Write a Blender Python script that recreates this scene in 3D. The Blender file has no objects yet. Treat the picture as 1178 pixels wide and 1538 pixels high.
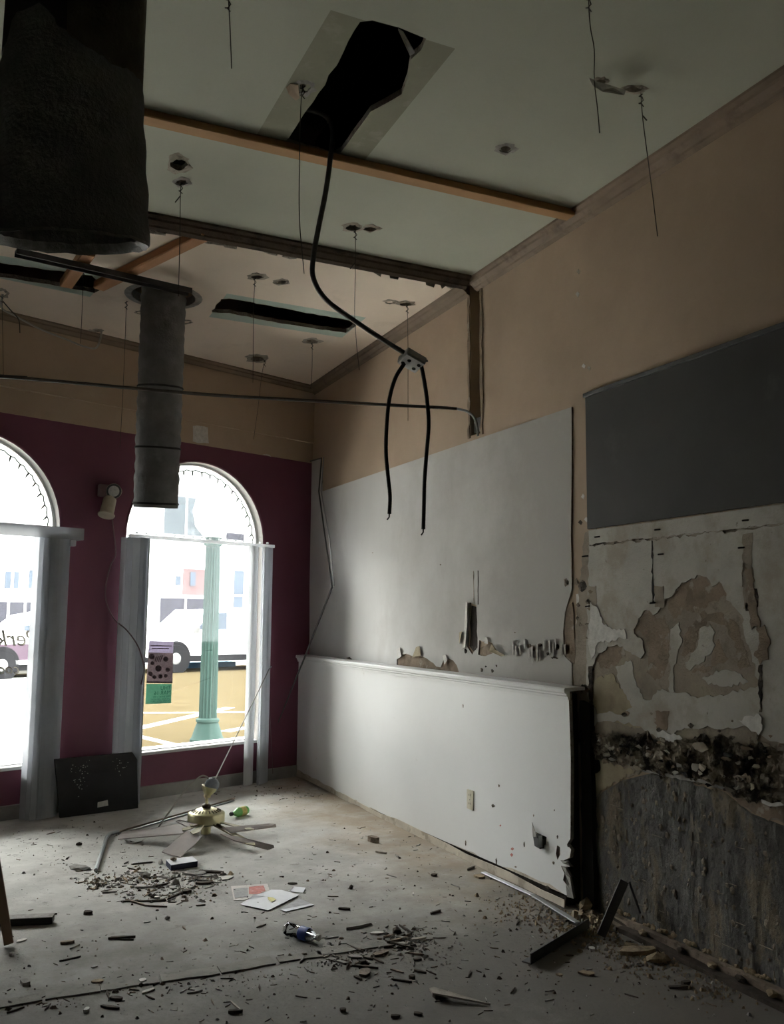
import bpy, bmesh, math, random
from mathutils import Vector, Matrix, noise
from mathutils.geometry import delaunay_2d_cdt
random.seed(7)
SC = bpy.context.scene
COL = SC.collection
PI = math.pi

# ------------------------------------------------------------------ camera
F_PX, YAW, PITCH, ROLL = 1330.62, 0.442022, 0.119005, 0.0076126
CAM = Vector((0, 0, 1.5))
_f = Vector((math.sin(YAW)*math.cos(PITCH), math.cos(YAW)*math.cos(PITCH), math.sin(PITCH)))
_r = Vector((math.cos(YAW), -math.sin(YAW), 0))
_u = _r.cross(_f)
R_ = _r*math.cos(ROLL) + _u*math.sin(ROLL)
U_ = -_r*math.sin(ROLL) + _u*math.cos(ROLL)
cam_d = bpy.data.cameras.new('camera'); cam = bpy.data.objects.new('camera', cam_d); COL.objects.link(cam)
cam_d.sensor_fit = 'VERTICAL'; cam_d.sensor_height = 24.0; cam_d.lens = F_PX/1538*24.0
cam_d.clip_start = 0.05; cam_d.clip_end = 400
m3 = Matrix((R_, U_, -_f)).transposed()
cam.matrix_world = Matrix.Translation(CAM) @ m3.to_4x4()
SC.camera = cam

# ------------------------------------------------------------------ world, exposure
SC.view_settings.view_transform = 'Standard'; SC.view_settings.look = 'None'
SC.view_settings.gamma = 1.0; SC.view_settings.use_curve_mapping = False
SC.view_settings.exposure = 1.27
w = bpy.data.worlds.new('overcast_sky'); SC.world = w; w.use_nodes = True
bg = w.node_tree.nodes['Background']; bg.inputs[0].default_value = (1.0, 0.995, 0.98, 1)
_n = w.node_tree.nodes; _l = w.node_tree.links.new                # standard overcast sky: zenith three times the horizon
_tc = _n.new('ShaderNodeTexCoord'); _sx = _n.new('ShaderNodeSeparateXYZ'); _l(_tc.outputs['Generated'], _sx.inputs[0])
_mr = _n.new('ShaderNodeMapRange'); _l(_sx.outputs['Z'], _mr.inputs['Value'])
_mr.inputs['From Min'].default_value = 0; _mr.inputs['From Max'].default_value = 1; _mr.inputs['To Min'].default_value = 5.5; _mr.inputs['To Max'].default_value = 16.5
_l(_mr.outputs[0], bg.inputs[1])
SC.cycles.max_bounces = 10; SC.cycles.diffuse_bounces = 6; SC.cycles.transparent_max_bounces = 12
SC.cycles.sample_clamp_indirect = 6.0; SC.cycles.use_denoising = True
SC.cycles.caustics_reflective = False; SC.cycles.caustics_refractive = False

# ------------------------------------------------------------------ reading the photograph: pixel -> point on a known plane
SA = 0.336325
D = Vector((math.cos(SA), math.sin(SA), 0)); N = Vector((-math.sin(SA), math.cos(SA), 0))   # storefront: along, outwards
WX, YC, H = 3.02, 8.25, 3.80
WS = 2.90                                                        # face of the furred-out wainscot
CORNER = Vector((WX, YC, 0)); CN = N.dot(CORNER)
def ray(u, v): return R_*((u-589)/F_PX) - U_*((v-769)/F_PX) + _f
def fl(u, v, z=0.0): d = ray(u, v); return CAM + d*((z-1.5)/d.z)
def ce(u, v): return fl(u, v, H)
def wl(u, v, x=WX): d = ray(u, v); return CAM + d*(x/d.x)
def yy(u, v, y): d = ray(u, v); return CAM + d*(y/d.y)
def dp(u, v, depth): return CAM + ray(u, v)*depth
def dep(p): return (Vector(p)-CAM).dot(_f)
def sfp(u, v, off=0.0): d = ray(u, v); return CAM + d*((CN-off-N.dot(CAM))/N.dot(d))         # off: into the room
def S(s, z, off=0.0): p = CORNER - D*s - N*off; return Vector((p.x, p.y, z))
def sz(u, v, off=0.0): p = sfp(u, v, off); return ((CORNER-p).dot(D), p.z)

# ------------------------------------------------------------------ materials
MATS = {}
def M(name, col, rough=0.8, var=0.12, scale=6.0, stains=(), bump=0.0, bscale=60.0, metal=0.0, spec=0.3, stretch=(1, 1, 1), trans=0.0):
    if name in MATS: return MATS[name]
    m = bpy.data.materials.new(name); m.use_nodes = True; nt = m.node_tree; n = nt.nodes; L = nt.links.new
    b = n['Principled BSDF']; b.inputs['Roughness'].default_value = rough; b.inputs['Metallic'].default_value = metal
    b.inputs['Specular IOR Level'].default_value = spec
    geo = n.new('ShaderNodeNewGeometry'); mp = n.new('ShaderNodeMapping'); mp.inputs['Scale'].default_value = stretch
    L(geo.outputs['Position'], mp.inputs['Vector'])
    def nz(sc, det=5.0, rgh=0.6, offs=0.0, mapped=True):
        t = n.new('ShaderNodeTexNoise'); t.inputs['Scale'].default_value = sc; t.inputs['Detail'].default_value = det
        t.inputs['Roughness'].default_value = rgh
        if offs:
            m2 = n.new('ShaderNodeMapping'); m2.inputs['Location'].default_value = (offs, offs*1.7, offs*.6); m2.inputs['Scale'].default_value = stretch
            L(geo.outputs['Position'], m2.inputs['Vector']); L(m2.outputs[0], t.inputs['Vector'])
        else: L(mp.outputs[0], t.inputs['Vector'])
        return t
    t = nz(scale); cr = n.new('ShaderNodeValToRGB')
    cr.color_ramp.elements[0].position = 0.3; cr.color_ramp.elements[1].position = 0.7
    cr.color_ramp.elements[0].color = tuple(max(0, c*(1-var)) for c in col)+(1,)
    cr.color_ramp.elements[1].color = tuple(min(1, c*(1+var)) for c in col)+(1,)
    L(t.outputs['Fac'], cr.inputs[0]); out = cr.outputs[0]
    for i, (sc_col, sscale, thr, soft, amt) in enumerate(stains):
        t2 = nz(sscale, 7.0, 0.65, 3.1+i*5.3); r2 = n.new('ShaderNodeMapRange')
        r2.inputs['From Min'].default_value = thr; r2.inputs['From Max'].default_value = thr+soft; r2.inputs['To Max'].default_value = amt
        L(t2.outputs['Fac'], r2.inputs['Value']); mx = n.new('ShaderNodeMix'); mx.data_type = 'RGBA'
        L(r2.outputs[0], mx.inputs['Factor']); L(out, mx.inputs['A']); mx.inputs['B'].default_value = tuple(sc_col)+(1,); out = mx.outputs['Result']
    L(out, b.inputs['Base Color'])
    if bump:
        t3 = nz(bscale, 6.0, 0.65, 1.3); bp = n.new('ShaderNodeBump'); bp.inputs['Strength'].default_value = bump; bp.inputs['Distance'].default_value = 0.02
        L(t3.outputs['Fac'], bp.inputs['Height']); L(bp.outputs[0], b.inputs['Normal'])
    if trans: b.inputs['Transmission Weight'].default_value = trans
    MATS[name] = m; return m

def glass(name, tint, haze=0.0, gloss=True):
    m = bpy.data.materials.new(name); m.use_nodes = True; nt = m.node_tree; n = nt.nodes; L = nt.links.new
    for q in list(n):
        if q.type == 'BSDF_PRINCIPLED': n.remove(q)
    o = [q for q in n if q.type == 'OUTPUT_MATERIAL'][0]
    tr = n.new('ShaderNodeBsdfTransparent'); tr.inputs[0].default_value = tuple(tint)+(1,)
    sh = tr.outputs[0]
    if haze:
        tl = n.new('ShaderNodeBsdfTranslucent'); tl.inputs[0].default_value = (.85, .9, .95, 1)
        mx = n.new('ShaderNodeMixShader'); mx.inputs[0].default_value = haze; L(sh, mx.inputs[1]); L(tl.outputs[0], mx.inputs[2]); sh = mx.outputs[0]
    if gloss:
        gl = n.new('ShaderNodeBsdfGlossy'); gl.inputs['Roughness'].default_value = 0.02
        fr = n.new('ShaderNodeFresnel'); fr.inputs[0].default_value = 1.45
        m2 = n.new('ShaderNodeMixShader'); L(fr.outputs[0], m2.inputs[0]); L(sh, m2.inputs[1]); L(gl.outputs[0], m2.inputs[2]); sh = m2.outputs[0]
    L(sh, o.inputs[0]); return m

def paper(name, col, var=.25, scale=60, stains=(), k=.4):
    m = M(name, col, .9, var, scale, stains)
    nt = m.node_tree; n = nt.nodes; L = nt.links.new; b = n['Principled BSDF']; o = [q for q in n if q.type == 'OUTPUT_MATERIAL'][0]
    tl = n.new('ShaderNodeBsdfTranslucent'); src = b.inputs['Base Color'].links[0].from_socket; L(src, tl.inputs[0])
    mx = n.new('ShaderNodeMixShader'); mx.inputs[0].default_value = k; L(b.outputs[0], mx.inputs[1]); L(tl.outputs[0], mx.inputs[2]); L(mx.outputs[0], o.inputs[0]); return m

m_floor = M('concrete', (.57, .555, .52), .85, .22, 1.6, [((.36, .34, .31), 2.0, .52, .12, .6), ((.60, .585, .56), 5, .56, .1, .5), ((.15, .135, .115), 9, .60, .06, .45), ((.11, .10, .085), 45, .63, .05, .8)], .30, 60, spec=.2)
def floor_dust(m):        # sandy plaster dust lying along the right wall and in the far corner
    nt = m.node_tree; n = nt.nodes; L = nt.links.new; b = n['Principled BSDF']; src = b.inputs['Base Color'].links[0].from_socket
    g = n.new('ShaderNodeNewGeometry'); sx = n.new('ShaderNodeSeparateXYZ'); L(g.outputs['Position'], sx.inputs[0])
    mr = n.new('ShaderNodeMapRange'); mr.inputs['From Min'].default_value = 1.3; mr.inputs['From Max'].default_value = 2.9; L(sx.outputs['X'], mr.inputs['Value'])
    t = n.new('ShaderNodeTexNoise'); t.inputs['Scale'].default_value = 2.2; t.inputs['Detail'].default_value = 8; t.inputs['Roughness'].default_value = .7; L(g.outputs['Position'], t.inputs['Vector'])
    ad = n.new('ShaderNodeMath'); ad.operation = 'MULTIPLY'; L(mr.outputs[0], ad.inputs[0]); L(t.outputs['Fac'], ad.inputs[1])
    m2 = n.new('ShaderNodeMapRange'); m2.inputs['From Min'].default_value = .22; m2.inputs['From Max'].default_value = .5; m2.inputs['To Max'].default_value = .8; L(ad.outputs[0], m2.inputs['Value'])
    mx = n.new('ShaderNodeMix'); mx.data_type = 'RGBA'; L(m2.outputs[0], mx.inputs['Factor']); L(src, mx.inputs['A']); mx.inputs['B'].default_value = (.36, .28, .19, 1)
    L(mx.outputs['Result'], b.inputs['Base Color'])
floor_dust(m_floor)
def falloff_and_grime(m, axis, lo, hi, col, scale, amt):      # light falloff painted in, with some dirt, along one room axis, broken up by noise
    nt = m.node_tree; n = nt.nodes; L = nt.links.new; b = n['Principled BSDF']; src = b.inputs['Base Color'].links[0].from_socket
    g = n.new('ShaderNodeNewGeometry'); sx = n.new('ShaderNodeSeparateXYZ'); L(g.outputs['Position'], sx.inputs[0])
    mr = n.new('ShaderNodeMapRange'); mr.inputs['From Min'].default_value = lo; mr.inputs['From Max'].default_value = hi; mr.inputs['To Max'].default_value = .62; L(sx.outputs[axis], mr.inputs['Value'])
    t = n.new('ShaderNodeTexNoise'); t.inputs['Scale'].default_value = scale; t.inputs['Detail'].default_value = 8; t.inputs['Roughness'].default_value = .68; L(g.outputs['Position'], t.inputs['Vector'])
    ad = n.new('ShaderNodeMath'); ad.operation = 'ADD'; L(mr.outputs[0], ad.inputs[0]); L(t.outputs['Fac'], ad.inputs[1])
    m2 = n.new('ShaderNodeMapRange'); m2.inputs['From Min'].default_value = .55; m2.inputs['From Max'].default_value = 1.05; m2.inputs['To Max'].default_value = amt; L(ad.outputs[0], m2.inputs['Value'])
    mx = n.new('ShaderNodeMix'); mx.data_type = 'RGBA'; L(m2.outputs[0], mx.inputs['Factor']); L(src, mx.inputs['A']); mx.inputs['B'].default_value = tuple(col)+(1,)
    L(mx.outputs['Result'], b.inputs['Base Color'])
falloff_and_grime(m_floor, 'Y', 6.0, 3.4, (.16, .148, .13), 1.3, .9)  # mostly light falloff toward the camera, painted into the floor colour
m_ceil_green = M('sage_ceiling_paint', (.42, .43, .345), .85, .05, 1.5, [((.36, .36, .28), 3, .6, .2, .25)], .08, 120)
m_ceil_olive = M('bare_olive_board', (.27, .27, .20), .9, .1, 4, [((.36, .34, .27), 9, .55, .1, .5)], .1, 90)
m_ceil_cream = M('cream_ceiling_paint', (.76, .65, .53), .85, .05, 1.2, [((.5, .41, .31), 2.5, .58, .2, .4)], .08, 120)
m_ceil_mint = M('mint_board', (.42, .50, .43), .85, .06, 5, (), .08, 120)
m_tan = M('tan_wall_paint', (.47, .36, .26), .85, .07, 1.4, [((.40, .30, .21), 3.5, .58, .15, .45), ((.62, .54, .44), 40, .70, .03, .5)], .1, 90)
m_tan_dark = M('tan_board', (.13, .11, .09), .85, .08, 2, (), .1, 90)
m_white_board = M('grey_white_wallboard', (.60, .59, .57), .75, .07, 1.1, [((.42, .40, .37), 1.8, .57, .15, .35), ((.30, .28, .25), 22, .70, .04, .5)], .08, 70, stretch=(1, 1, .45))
falloff_and_grime(m_tan, 'Y', 6.5, 2.0, (.29, .215, .15), .8, .7)  # weaker light at the near end, painted into the tan
falloff_and_grime(m_white_board, 'Y', 6.6, 4.2, (.30, .28, .245), .9, .75)  # dirt on the board plus painted light falloff toward its near end
m_wains = M('white_wainscot_paint', (.76, .76, .75), .5, .03, 1.5, [((.55, .52, .48), 7, .68, .08, .5), ((.2, .18, .16), 28, .76, .03, .6)], .04, 60, spec=.4)
m_wains_dirty = M('dirty_base_paint', (.55, .49, .40), .7, .2, 5, [((.28, .23, .17), 7, .52, .1, .7)], .2, 70)
m_crown = M('worn_crown_wood', (.205, .15, .105), .7, .2, 3, [((.115, .08, .055), 6, .54, .12, .7)], .2, 60, stretch=(1, 1, 1))
m_crown_d = M('sooty_crown_wood', (.12, .09, .066), .8, .3, 4, [((.05, .037, .03), 8, .5, .12, .8)], .3, 60)
m_darkwood = M('sooty_dark_wood', (.030, .023, .018), .9, .4, 12, [((.08, .062, .048), 20, .6, .1, .6)], .5, 60)
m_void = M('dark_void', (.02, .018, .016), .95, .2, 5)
m_maroon = M('maroon_wall_paint', (.17, .055, .088), .5, .10, 1.5, [((.135, .045, .072), 3, .6, .2, .5)], .06, 90, spec=.35)
m_pink_edge = M('pink_paint_edge', (.45, .20, .24), .7, .1, 10)
m_strip = M('worn_screed', (.235, .22, .195), .9, .25, 6, [((.12, .11, .10), 14, .55, .1, .7)], .3, 60)
m_reveal = M('white_reveal_paint', (.80, .78, .74), .6, .05, 5)
m_frame = M('white_window_frame', (.75, .75, .74), .5, .04, 8, spec=.4)
m_basegrey = M('grey_base', (.33, .32, .30), .85, .25, 4, [((.58, .57, .55), 3.5, .58, .06, .8)], .15, 60)


m_charcoal = M('charcoal_panel_paint', (.048, .047, .043), .75, .12, 2, [((.085, .083, .077), 3, .6, .12, .5)], .06, 60)
m_plaster_w = M('stained_white_plaster', (.47, .45, .40), .85, .14, 3, [((.34, .285, .215), 3.3, .52, .10, .65), ((.42, .385, .32), 13, .54, .08, .6), ((.16, .13, .10), 22, .66, .06, .75)], .25, 60)
m_plaster_y = M('yellowed_plaster', (.37, .315, .21), .85, .2, 6, [((.28, .235, .17), 5, .5, .12, .7), ((.20, .16, .11), 14, .6, .1, .6)], .25, 60)
m_plaster_b = M('bare_brown_plaster', (.26, .20, .145), .9, .25, 7, [((.18, .135, .095), 9, .52, .08, .7), ((.42, .38, .31), 12, .58, .06, .7)], .35, 70)
m_plaster_g = M('damp_grey_brown_wall', (.30, .255, .20), .9, .25, 5, [((.40, .35, .24), 4, .55, .12, .6), ((.15, .125, .10), 9, .56, .1, .6)], .35, 60)
m_trowel = M('scratched_grey_render', (.150, .143, .130), .9, .35, 9, [((.25, .205, .14), 4, .50, .10, .8), ((.085, .085, .085), 28, .55, .08, .8), ((.30, .29, .27), 16, .64, .06, .5)], .8, 55, stretch=(1, 1.7, .8))
m_mould = M('black_mould', (.075, .060, .046), .95, .5, 14, [((.34, .29, .225), 8, .47, .07, .85), ((.012, .011, .010), 9, .5, .1, .8)], .9, 50)
m_gypsum = M('torn_gypsum', (.36, .32, .26), .95, .25, 25, [((.13, .11, .09), 30, .55, .1, .8)], .5, 80)
m_duct = M('black_duct_fabric', (.19, .19, .19), .85, .2, 9, [((.28, .28, .28), 5, .57, .12, .7)], .3, 60)
m_duct_core = M('duct_core', (.03, .03, .03), .8, .1, 5)
m_duct_in = M('duct_lining', (.11, .095, .065), .9, .4, 10, (), .5, 40)
m_duct_rim = M('torn_grey_foil', (.22, .22, .20), .6, .4, 30, (), .4, 60)
m_lumber = M('pine_lumber', (.42, .215, .105), .75, .15, 5, [((.26, .12, .06), 13, .6, .1, .6)], .15, 60, stretch=(1, .3, 1))
m_lumber2 = M('pine_batten', (.40, .235, .11), .75, .15, 6, [((.24, .13, .06), 13, .62, .1, .6)], .15, 60, stretch=(.25, 1, 1))
m_steel = M('dark_steel', (.085, .085, .085), .5, .2, 10, metal=.3)
m_alum = M('dull_aluminium', (.33, .34, .34), .4, .1, 12, metal=.7)
m_alum_l = M('bright_aluminium', (.62, .63, .66), .35, .1, 12, metal=.6)
m_wire = M('rusty_wire', (.05, .042, .035), .7, .2, 30)
m_cable = M('black_flex_cable', (.022, .022, .020), .6, .2, 30)
m_flex = M('steel_flex_conduit', (.11, .105, .095), .5, .2, 40, metal=.4)
m_cond = M('metal_conduit', (.085, .078, .068), .6, .15, 15, metal=.2)
m_box = M('junction_box_steel', (.22, .22, .21), .5, .2, 30, metal=.4)
m_boxface = M('galvanised_face', (.52, .51, .50), .5, .1, 30, metal=.3)
m_brass = M('brass', (.74, .68, .42), .32, .06, 20, metal=.7, spec=.5)
m_brass_k = M('dull_brass', (.30, .265, .16), .6, .1, 20, metal=.2)
m_brass_d = M('dark_brass', (.10, .08, .05), .5, .2, 20, metal=.5)
m_blade = M('fan_blade_laminate', (.44, .39, .365), .6, .10, 8)
m_ball = M('grey_rubber_ball', (.30, .32, .36), .6, .2, 25)
m_cord = M('grey_cord', (.42, .40, .36), .6, .1, 20)
m_slab = M('black_scuffed_board', (.022, .021, .023), .6, .3, 6, [((.30, .28, .26), 45, .70, .04, .55)], .1, 60)
m_slabedge = M('board_edge', (.14, .12, .10), .8, .4, 30, stretch=(1, 1, 4))
m_emer = M('aged_beige_plastic', (.55, .50, .38), .5, .15, 10, spec=.4)
m_emer_b = M('dusty_pink_grey_box', (.22, .15, .16), .6, .1, 10)
m_lens = M('lamp_lens', (.55, .55, .52), .15, .2, 60, spec=.6)
m_black = M('black_plastic', (.015, .015, .015), .5, .1, 10)
m_ivory = M('ivory_plastic', (.60, .56, .44), .45, .04, 10, spec=.4)
m_wood_old = M('weathered_wood', (.24, .19, .145), .85, .3, 14, [((.09, .07, .05), 30, .55, .1, .7)], .4, 60)
m_wood_dark = M('dark_splinter_wood', (.07, .055, .042), .9, .4, 20, (), .4, 60)
m_wood_pale = M('pale_splinter_wood', (.40, .36, .30), .85, .25, 20, (), .3, 60)
m_stick = M('brown_post_wood', (.24, .165, .115), .7, .2, 8, stretch=(1, 1, .2))
m_chip_w = M('white_plaster_chip', (.62, .60, .56), .9, .15, 30, (), .3, 60)
m_chip_g = M('grey_plaster_chip', (.30, .285, .26), .9, .25, 25, (), .4, 60)
m_sand = M('sandy_rubble', (.36, .28, .185), .95, .3, 30, [((.17, .13, .09), 30, .56, .1, .7)], .5, 60)
m_paper = M('white_paper', (.80, .80, .82), .7, .03, 30)
m_plastic_bag = M('clear_grey_plastic', (.42, .42, .43), .3, .25, 25, spec=.5)
m_red_print = M('red_print', (.55, .20, .17), .8, .25, 30, [((.62, .45, .40), 25, .55, .08, .7)])
m_grey_print = M('grey_print', (.36, .35, .34), .8, .2, 60)
m_newsprint = M('newsprint', (.62, .58, .54), .85, .12, 60)
m_navy = M('navy_side', (.02, .022, .05), .6, .1, 10)
m_blue_label = M('blue_label', (.02, .045, .22), .4, .2, 40, spec=.5)
m_green_b = M('green_bottle_plastic', (.22, .62, .16), .25, .15, 30, spec=.5)
m_yellow_l = M('yellow_green_label', (.62, .56, .18), .5, .3, 60)
m_lamp = M('green_lamp_post_paint', (.015, .029, .025), .7, .1, 6, spec=.06)
m_street = M('tan_brick_street', (.037, .029, .0165), .95, .12, 3, (), .1, 40, spec=.0)
m_concrete_pale = M('pale_paving', (.74, .72, .68), .9, .08, 3)
m_line = M('white_road_paint', (.20, .20, .195), .9, .05, 8, spec=.0)
m_kerb_blue = M('blue_kerb_paint', (.008, .032, .06), .9, .1, 8, spec=.02)
m_bldg = M('white_facade', (.34, .34, .335), .8, .03, 2)
m_brick_refl = M('brick_reflection_glass', (.055, .034, .034), .9, .15, 3, spec=.05)  # window pane coloured as the reflection of a pink house
m_shade = M('dark_shopfront', (.010, .0095, .014), .8, .3, 1.5, spec=.03)
m_winb = M('blue_window_glass', (.025, .033, .045), .5, .2, 2, spec=.05)
m_wing = M('tree_reflection_glass', (.028, .034, .038), .5, .25, .55, [((.075, .08, .085), 1.1, .55, .08, .8)], .0, spec=.03)  # reflected foliage painted into the glass colour
m_car_w = M('white_car_paint', (.80, .80, .80), .3, .02, 5, spec=.5)
m_car_p = M('plum_car_paint', (.020, .008, .018), .3, .05, 5, spec=.5)
m_hub = M('hub_grey', (.10, .10, .10), .8, .1, 20, spec=.05)
m_tyre = M('tyre_rubber', (.008, .008, .009), .9, .2, 20, spec=.03)
m_leaf = M('leaf', (.022, .032, .024), .7, .4, 9)
m_bark = M('bark', (.12, .09, .07), .9, .3, 9)
m_xmas = M('green_wire', (.02, .045, .025), .6, .1, 10)
m_bulb = M('mini_bulb', (.10, .12, .09), .3, .1, 10, spec=.5)
m_blind = paper('grey_vinyl_slat', (.70, .71, .73), .05, 6, k=.72); m_blind_l = paper('pale_vinyl_slat', (.80, .81, .82), .05, 6, k=.6)
m_poster = paper('purple_flyer_paper', (.26, .22, .23), .2, 70, k=.65)
m_poster_g = paper('green_flyer_paper', (.20, .37, .29), .08, 40, k=.55)
m_poster_t = paper('hazed_flyer_paper', (.42, .39, .47), .12, 90, k=.65)  # flyer top behind the glare: haze painted in as paler paper
m_poster_i = paper('flyer_ink', (.13, .10, .11), .3, 60, k=.65)
m_poster_gi = M('dark_green_ink', (.02, .12, .085), .9, .1, 60)
m_letter = M('cream_vinyl_letters', (.62, .58, .48), .7, .1, 30)
g_clear = glass('clear_pane', (.96, .98, .97))
g_haze = glass('glare_pane', (.96, .98, .98), .02)  # upper pane: reflected glare put in as a translucent veil
g_bottle = glass('clear_bottle_plastic', (.80, .82, .84))

# ------------------------------------------------------------------ mesh builder (world coordinates, one object per build)
class B:
    def __init__(s): s.v = []; s.f = []; s.mi = []; s.cur = 0
    def add(s, vs, fs):
        o = len(s.v); s.v += [Vector(p) for p in vs]
        for f in fs: s.f.append([i+o for i in f]); s.mi.append(s.cur)
        return s
    def box(s, c, sx, sy, sz, ax=None):
        X, Y, Z = ax if ax else (Vector((1, 0, 0)), Vector((0, 1, 0)), Vector((0, 0, 1))); c = Vector(c); b = min(sx, sy, sz)*.12; h = (sx/2, sy/2, sz/2)
        vs = []; idx = {}                                       # chamfered box
        for i in (-1, 1):
            for j in (-1, 1):
                for k in (-1, 1):
                    for a in range(3):
                        q = [i*(h[0]-(b if a != 0 else 0)), j*(h[1]-(b if a != 1 else 0)), k*(h[2]-(b if a != 2 else 0))]
                        idx[(i, j, k, a)] = len(vs); vs.append(c + X*q[0] + Y*q[1] + Z*q[2])
        fs = []
        for i in (-1, 1):
            fs.append([idx[(i, -1, -1, 0)], idx[(i, 1, -1, 0)], idx[(i, 1, 1, 0)], idx[(i, -1, 1, 0)]][::i])
            fs.append([idx[(-1, i, -1, 1)], idx[(-1, i, 1, 1)], idx[(1, i, 1, 1)], idx[(1, i, -1, 1)]][::i])
            fs.append([idx[(-1, -1, i, 2)], idx[(1, -1, i, 2)], idx[(1, 1, i, 2)], idx[(-1, 1, i, 2)]][::i])
        for i in (-1, 1):
            for j in (-1, 1):
                fs.append([idx[(i, j, -1, 0)], idx[(i, j, -1, 1)], idx[(i, j, 1, 1)], idx[(i, j, 1, 0)]])
                fs.append([idx[(i, -1, j, 0)], idx[(i, -1, j, 2)], idx[(i, 1, j, 2)], idx[(i, 1, j, 0)]])
                fs.append([idx[(-1, i, j, 1)], idx[(-1, i, j, 2)], idx[(1, i, j, 2)], idx[(1, i, j, 1)]])
                for k in (-1, 1): fs.append([idx[(i, j, k, 0)], idx[(i, j, k, 1)], idx[(i, j, k, 2)]])
        return s.add(vs, fs)
    def bar(s, p0, p1, wdt, thk, up=(0, 0, 1)):                 # box from p0 to p1
        p0 = Vector(p0); p1 = Vector(p1); X = (p1-p0); L = X.length; X.normalize(); up = Vector(up)
        Y = up.cross(X)
        if Y.length < 1e-4: Y = Vector((1, 0, 0)).cross(X)
        Y.normalize(); Z = X.cross(Y); return s.box((p0+p1)/2, L, wdt, thk, (X, Y, Z))
    def tube(s, pts, r, seg=8, caps=True):
        pts = [Vector(p) for p in pts]; n = len(pts); rs = r if isinstance(r, (list, tuple)) else [r]*n
        T = [(pts[min(i+1, n-1)]-pts[max(i-1, 0)]).normalized() for i in range(n)]
        a = T[0].orthogonal().normalized(); vs = []; fs = []
        for i in range(n):
            a = (a - T[i]*a.dot(T[i]))
            a = a.normalized() if a.length > 1e-6 else T[i].orthogonal().normalized()
            b = T[i].cross(a)
            vs += [pts[i] + (a*math.cos(2*PI*k/seg) + b*math.sin(2*PI*k/seg))*rs[i] for k in range(seg)]
        for i in range(n-1):
            for k in range(seg):
                k2 = (k+1) % seg; fs.append([i*seg+k, i*seg+k2, (i+1)*seg+k2, (i+1)*seg+k])
        if caps: fs.append(list(range(seg))[::-1]); fs.append([(n-1)*seg+k for k in range(seg)])
        return s.add(vs, fs)
    def lathe(s, prof, o, ax=(0, 0, 1), seg=24, flute=0.0, nfl=16, caps=True):    # prof: (r, h)
        o = Vector(o); Z = Vector(ax).normalized(); X = Z.orthogonal().normalized(); Y = Z.cross(X); vs = []; fs = []
        for r, h in prof:
            for k in range(seg):
                a = 2*PI*k/seg; rr = r*(1+flute*math.cos(a*nfl)) if flute else r
                vs.append(o + Z*h + (X*math.cos(a)+Y*math.sin(a))*rr)
        for i in range(len(prof)-1):
            for k in range(seg):
                k2 = (k+1) % seg; fs.append([i*seg+k, i*seg+k2, (i+1)*seg+k2, (i+1)*seg+k])
        if caps: fs.append(list(range(seg))[::-1]); fs.append([(len(prof)-1)*seg+k for k in range(seg)])
        return s.add(vs, fs)
    def prism(s, poly, vec):                                    # polygon of 3-D points pushed along vec
        poly = [Vector(p) for p in poly]; n = len(poly); vec = Vector(vec)
        fs = [list(range(n)), [n+i for i in range(n)][::-1]] + [[i, n+i, n+(i+1) % n, (i+1) % n] for i in range(n)]
        return s.add(poly+[p+vec for p in poly], fs)
    def lump(s, c, rx, ry, rz, seed=0, amp=.35, ax=None):       # rough stone
        bm = bmesh.new(); bmesh.ops.create_icosphere(bm, subdivisions=1, radius=1)
        X, Y, Z = ax if ax else (Vector((1, 0, 0)), Vector((0, 1, 0)), Vector((0, 0, 1)))
        c = Vector(c); vs = []
        for q in bm.verts:
            k = 1+amp*noise.noise(q.co*1.7+Vector((seed*3.1, seed*1.3, 7))); p = q.co*k
            vs.append(c + X*(p.x*rx) + Y*(p.y*ry) + Z*(p.z*rz))
        bm.verts.index_update(); fs = [[x.index for x in f.verts] for f in bm.faces]; bm.free(); return s.add(vs, fs)
    def out(s, name, mat, parent=None, origin=None, smooth=False, kind=None):
        o = Vector(origin) if origin is not None else (parent.location.copy() if parent and parent.get('_root') else Vector((0, 0, 0)))
        if parent and not parent.get('_root'): o = Vector(parent['_org']) if parent.get('_org') else Vector((0, 0, 0))
        me = bpy.data.meshes.new(name); me.from_pydata([p-o for p in s.v], [], s.f)
        for m in (mat if isinstance(mat, (list, tuple)) else [mat]): me.materials.append(m)
        for p, i in zip(me.polygons, s.mi): p.material_index = i
        bm = bmesh.new(); bm.from_mesh(me); bmesh.ops.recalc_face_normals(bm, faces=bm.faces); bm.to_mesh(me); bm.free()
        if smooth:
            for p in me.polygons: p.use_smooth = True
            try: me.set_sharp_from_angle(angle=math.radians(40))
            except Exception: pass
        ob = bpy.data.objects.new(name, me); COL.objects.link(ob); ob['_org'] = list(o)
        if parent: ob.parent = parent
        else: ob.location = o
        if kind: ob['kind'] = kind
        return ob
def thing(name, label, cat, loc, group=None):
    o = bpy.data.objects.new(name, None); COL.objects.link(o); o.location = Vector(loc); o.empty_display_size = .05
    o['label'] = label; o['category'] = cat; o['_root'] = 1; o['_org'] = list(Vector(loc))
    if group: o['group'] = group
    return o
def tag(o, label, cat, group=None, kind=None):
    o['label'] = label; o['category'] = cat
    if group: o['group'] = group
    if kind: o['kind'] = kind
    return o
def struct(o): o['kind'] = 'structure'; return o
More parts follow.
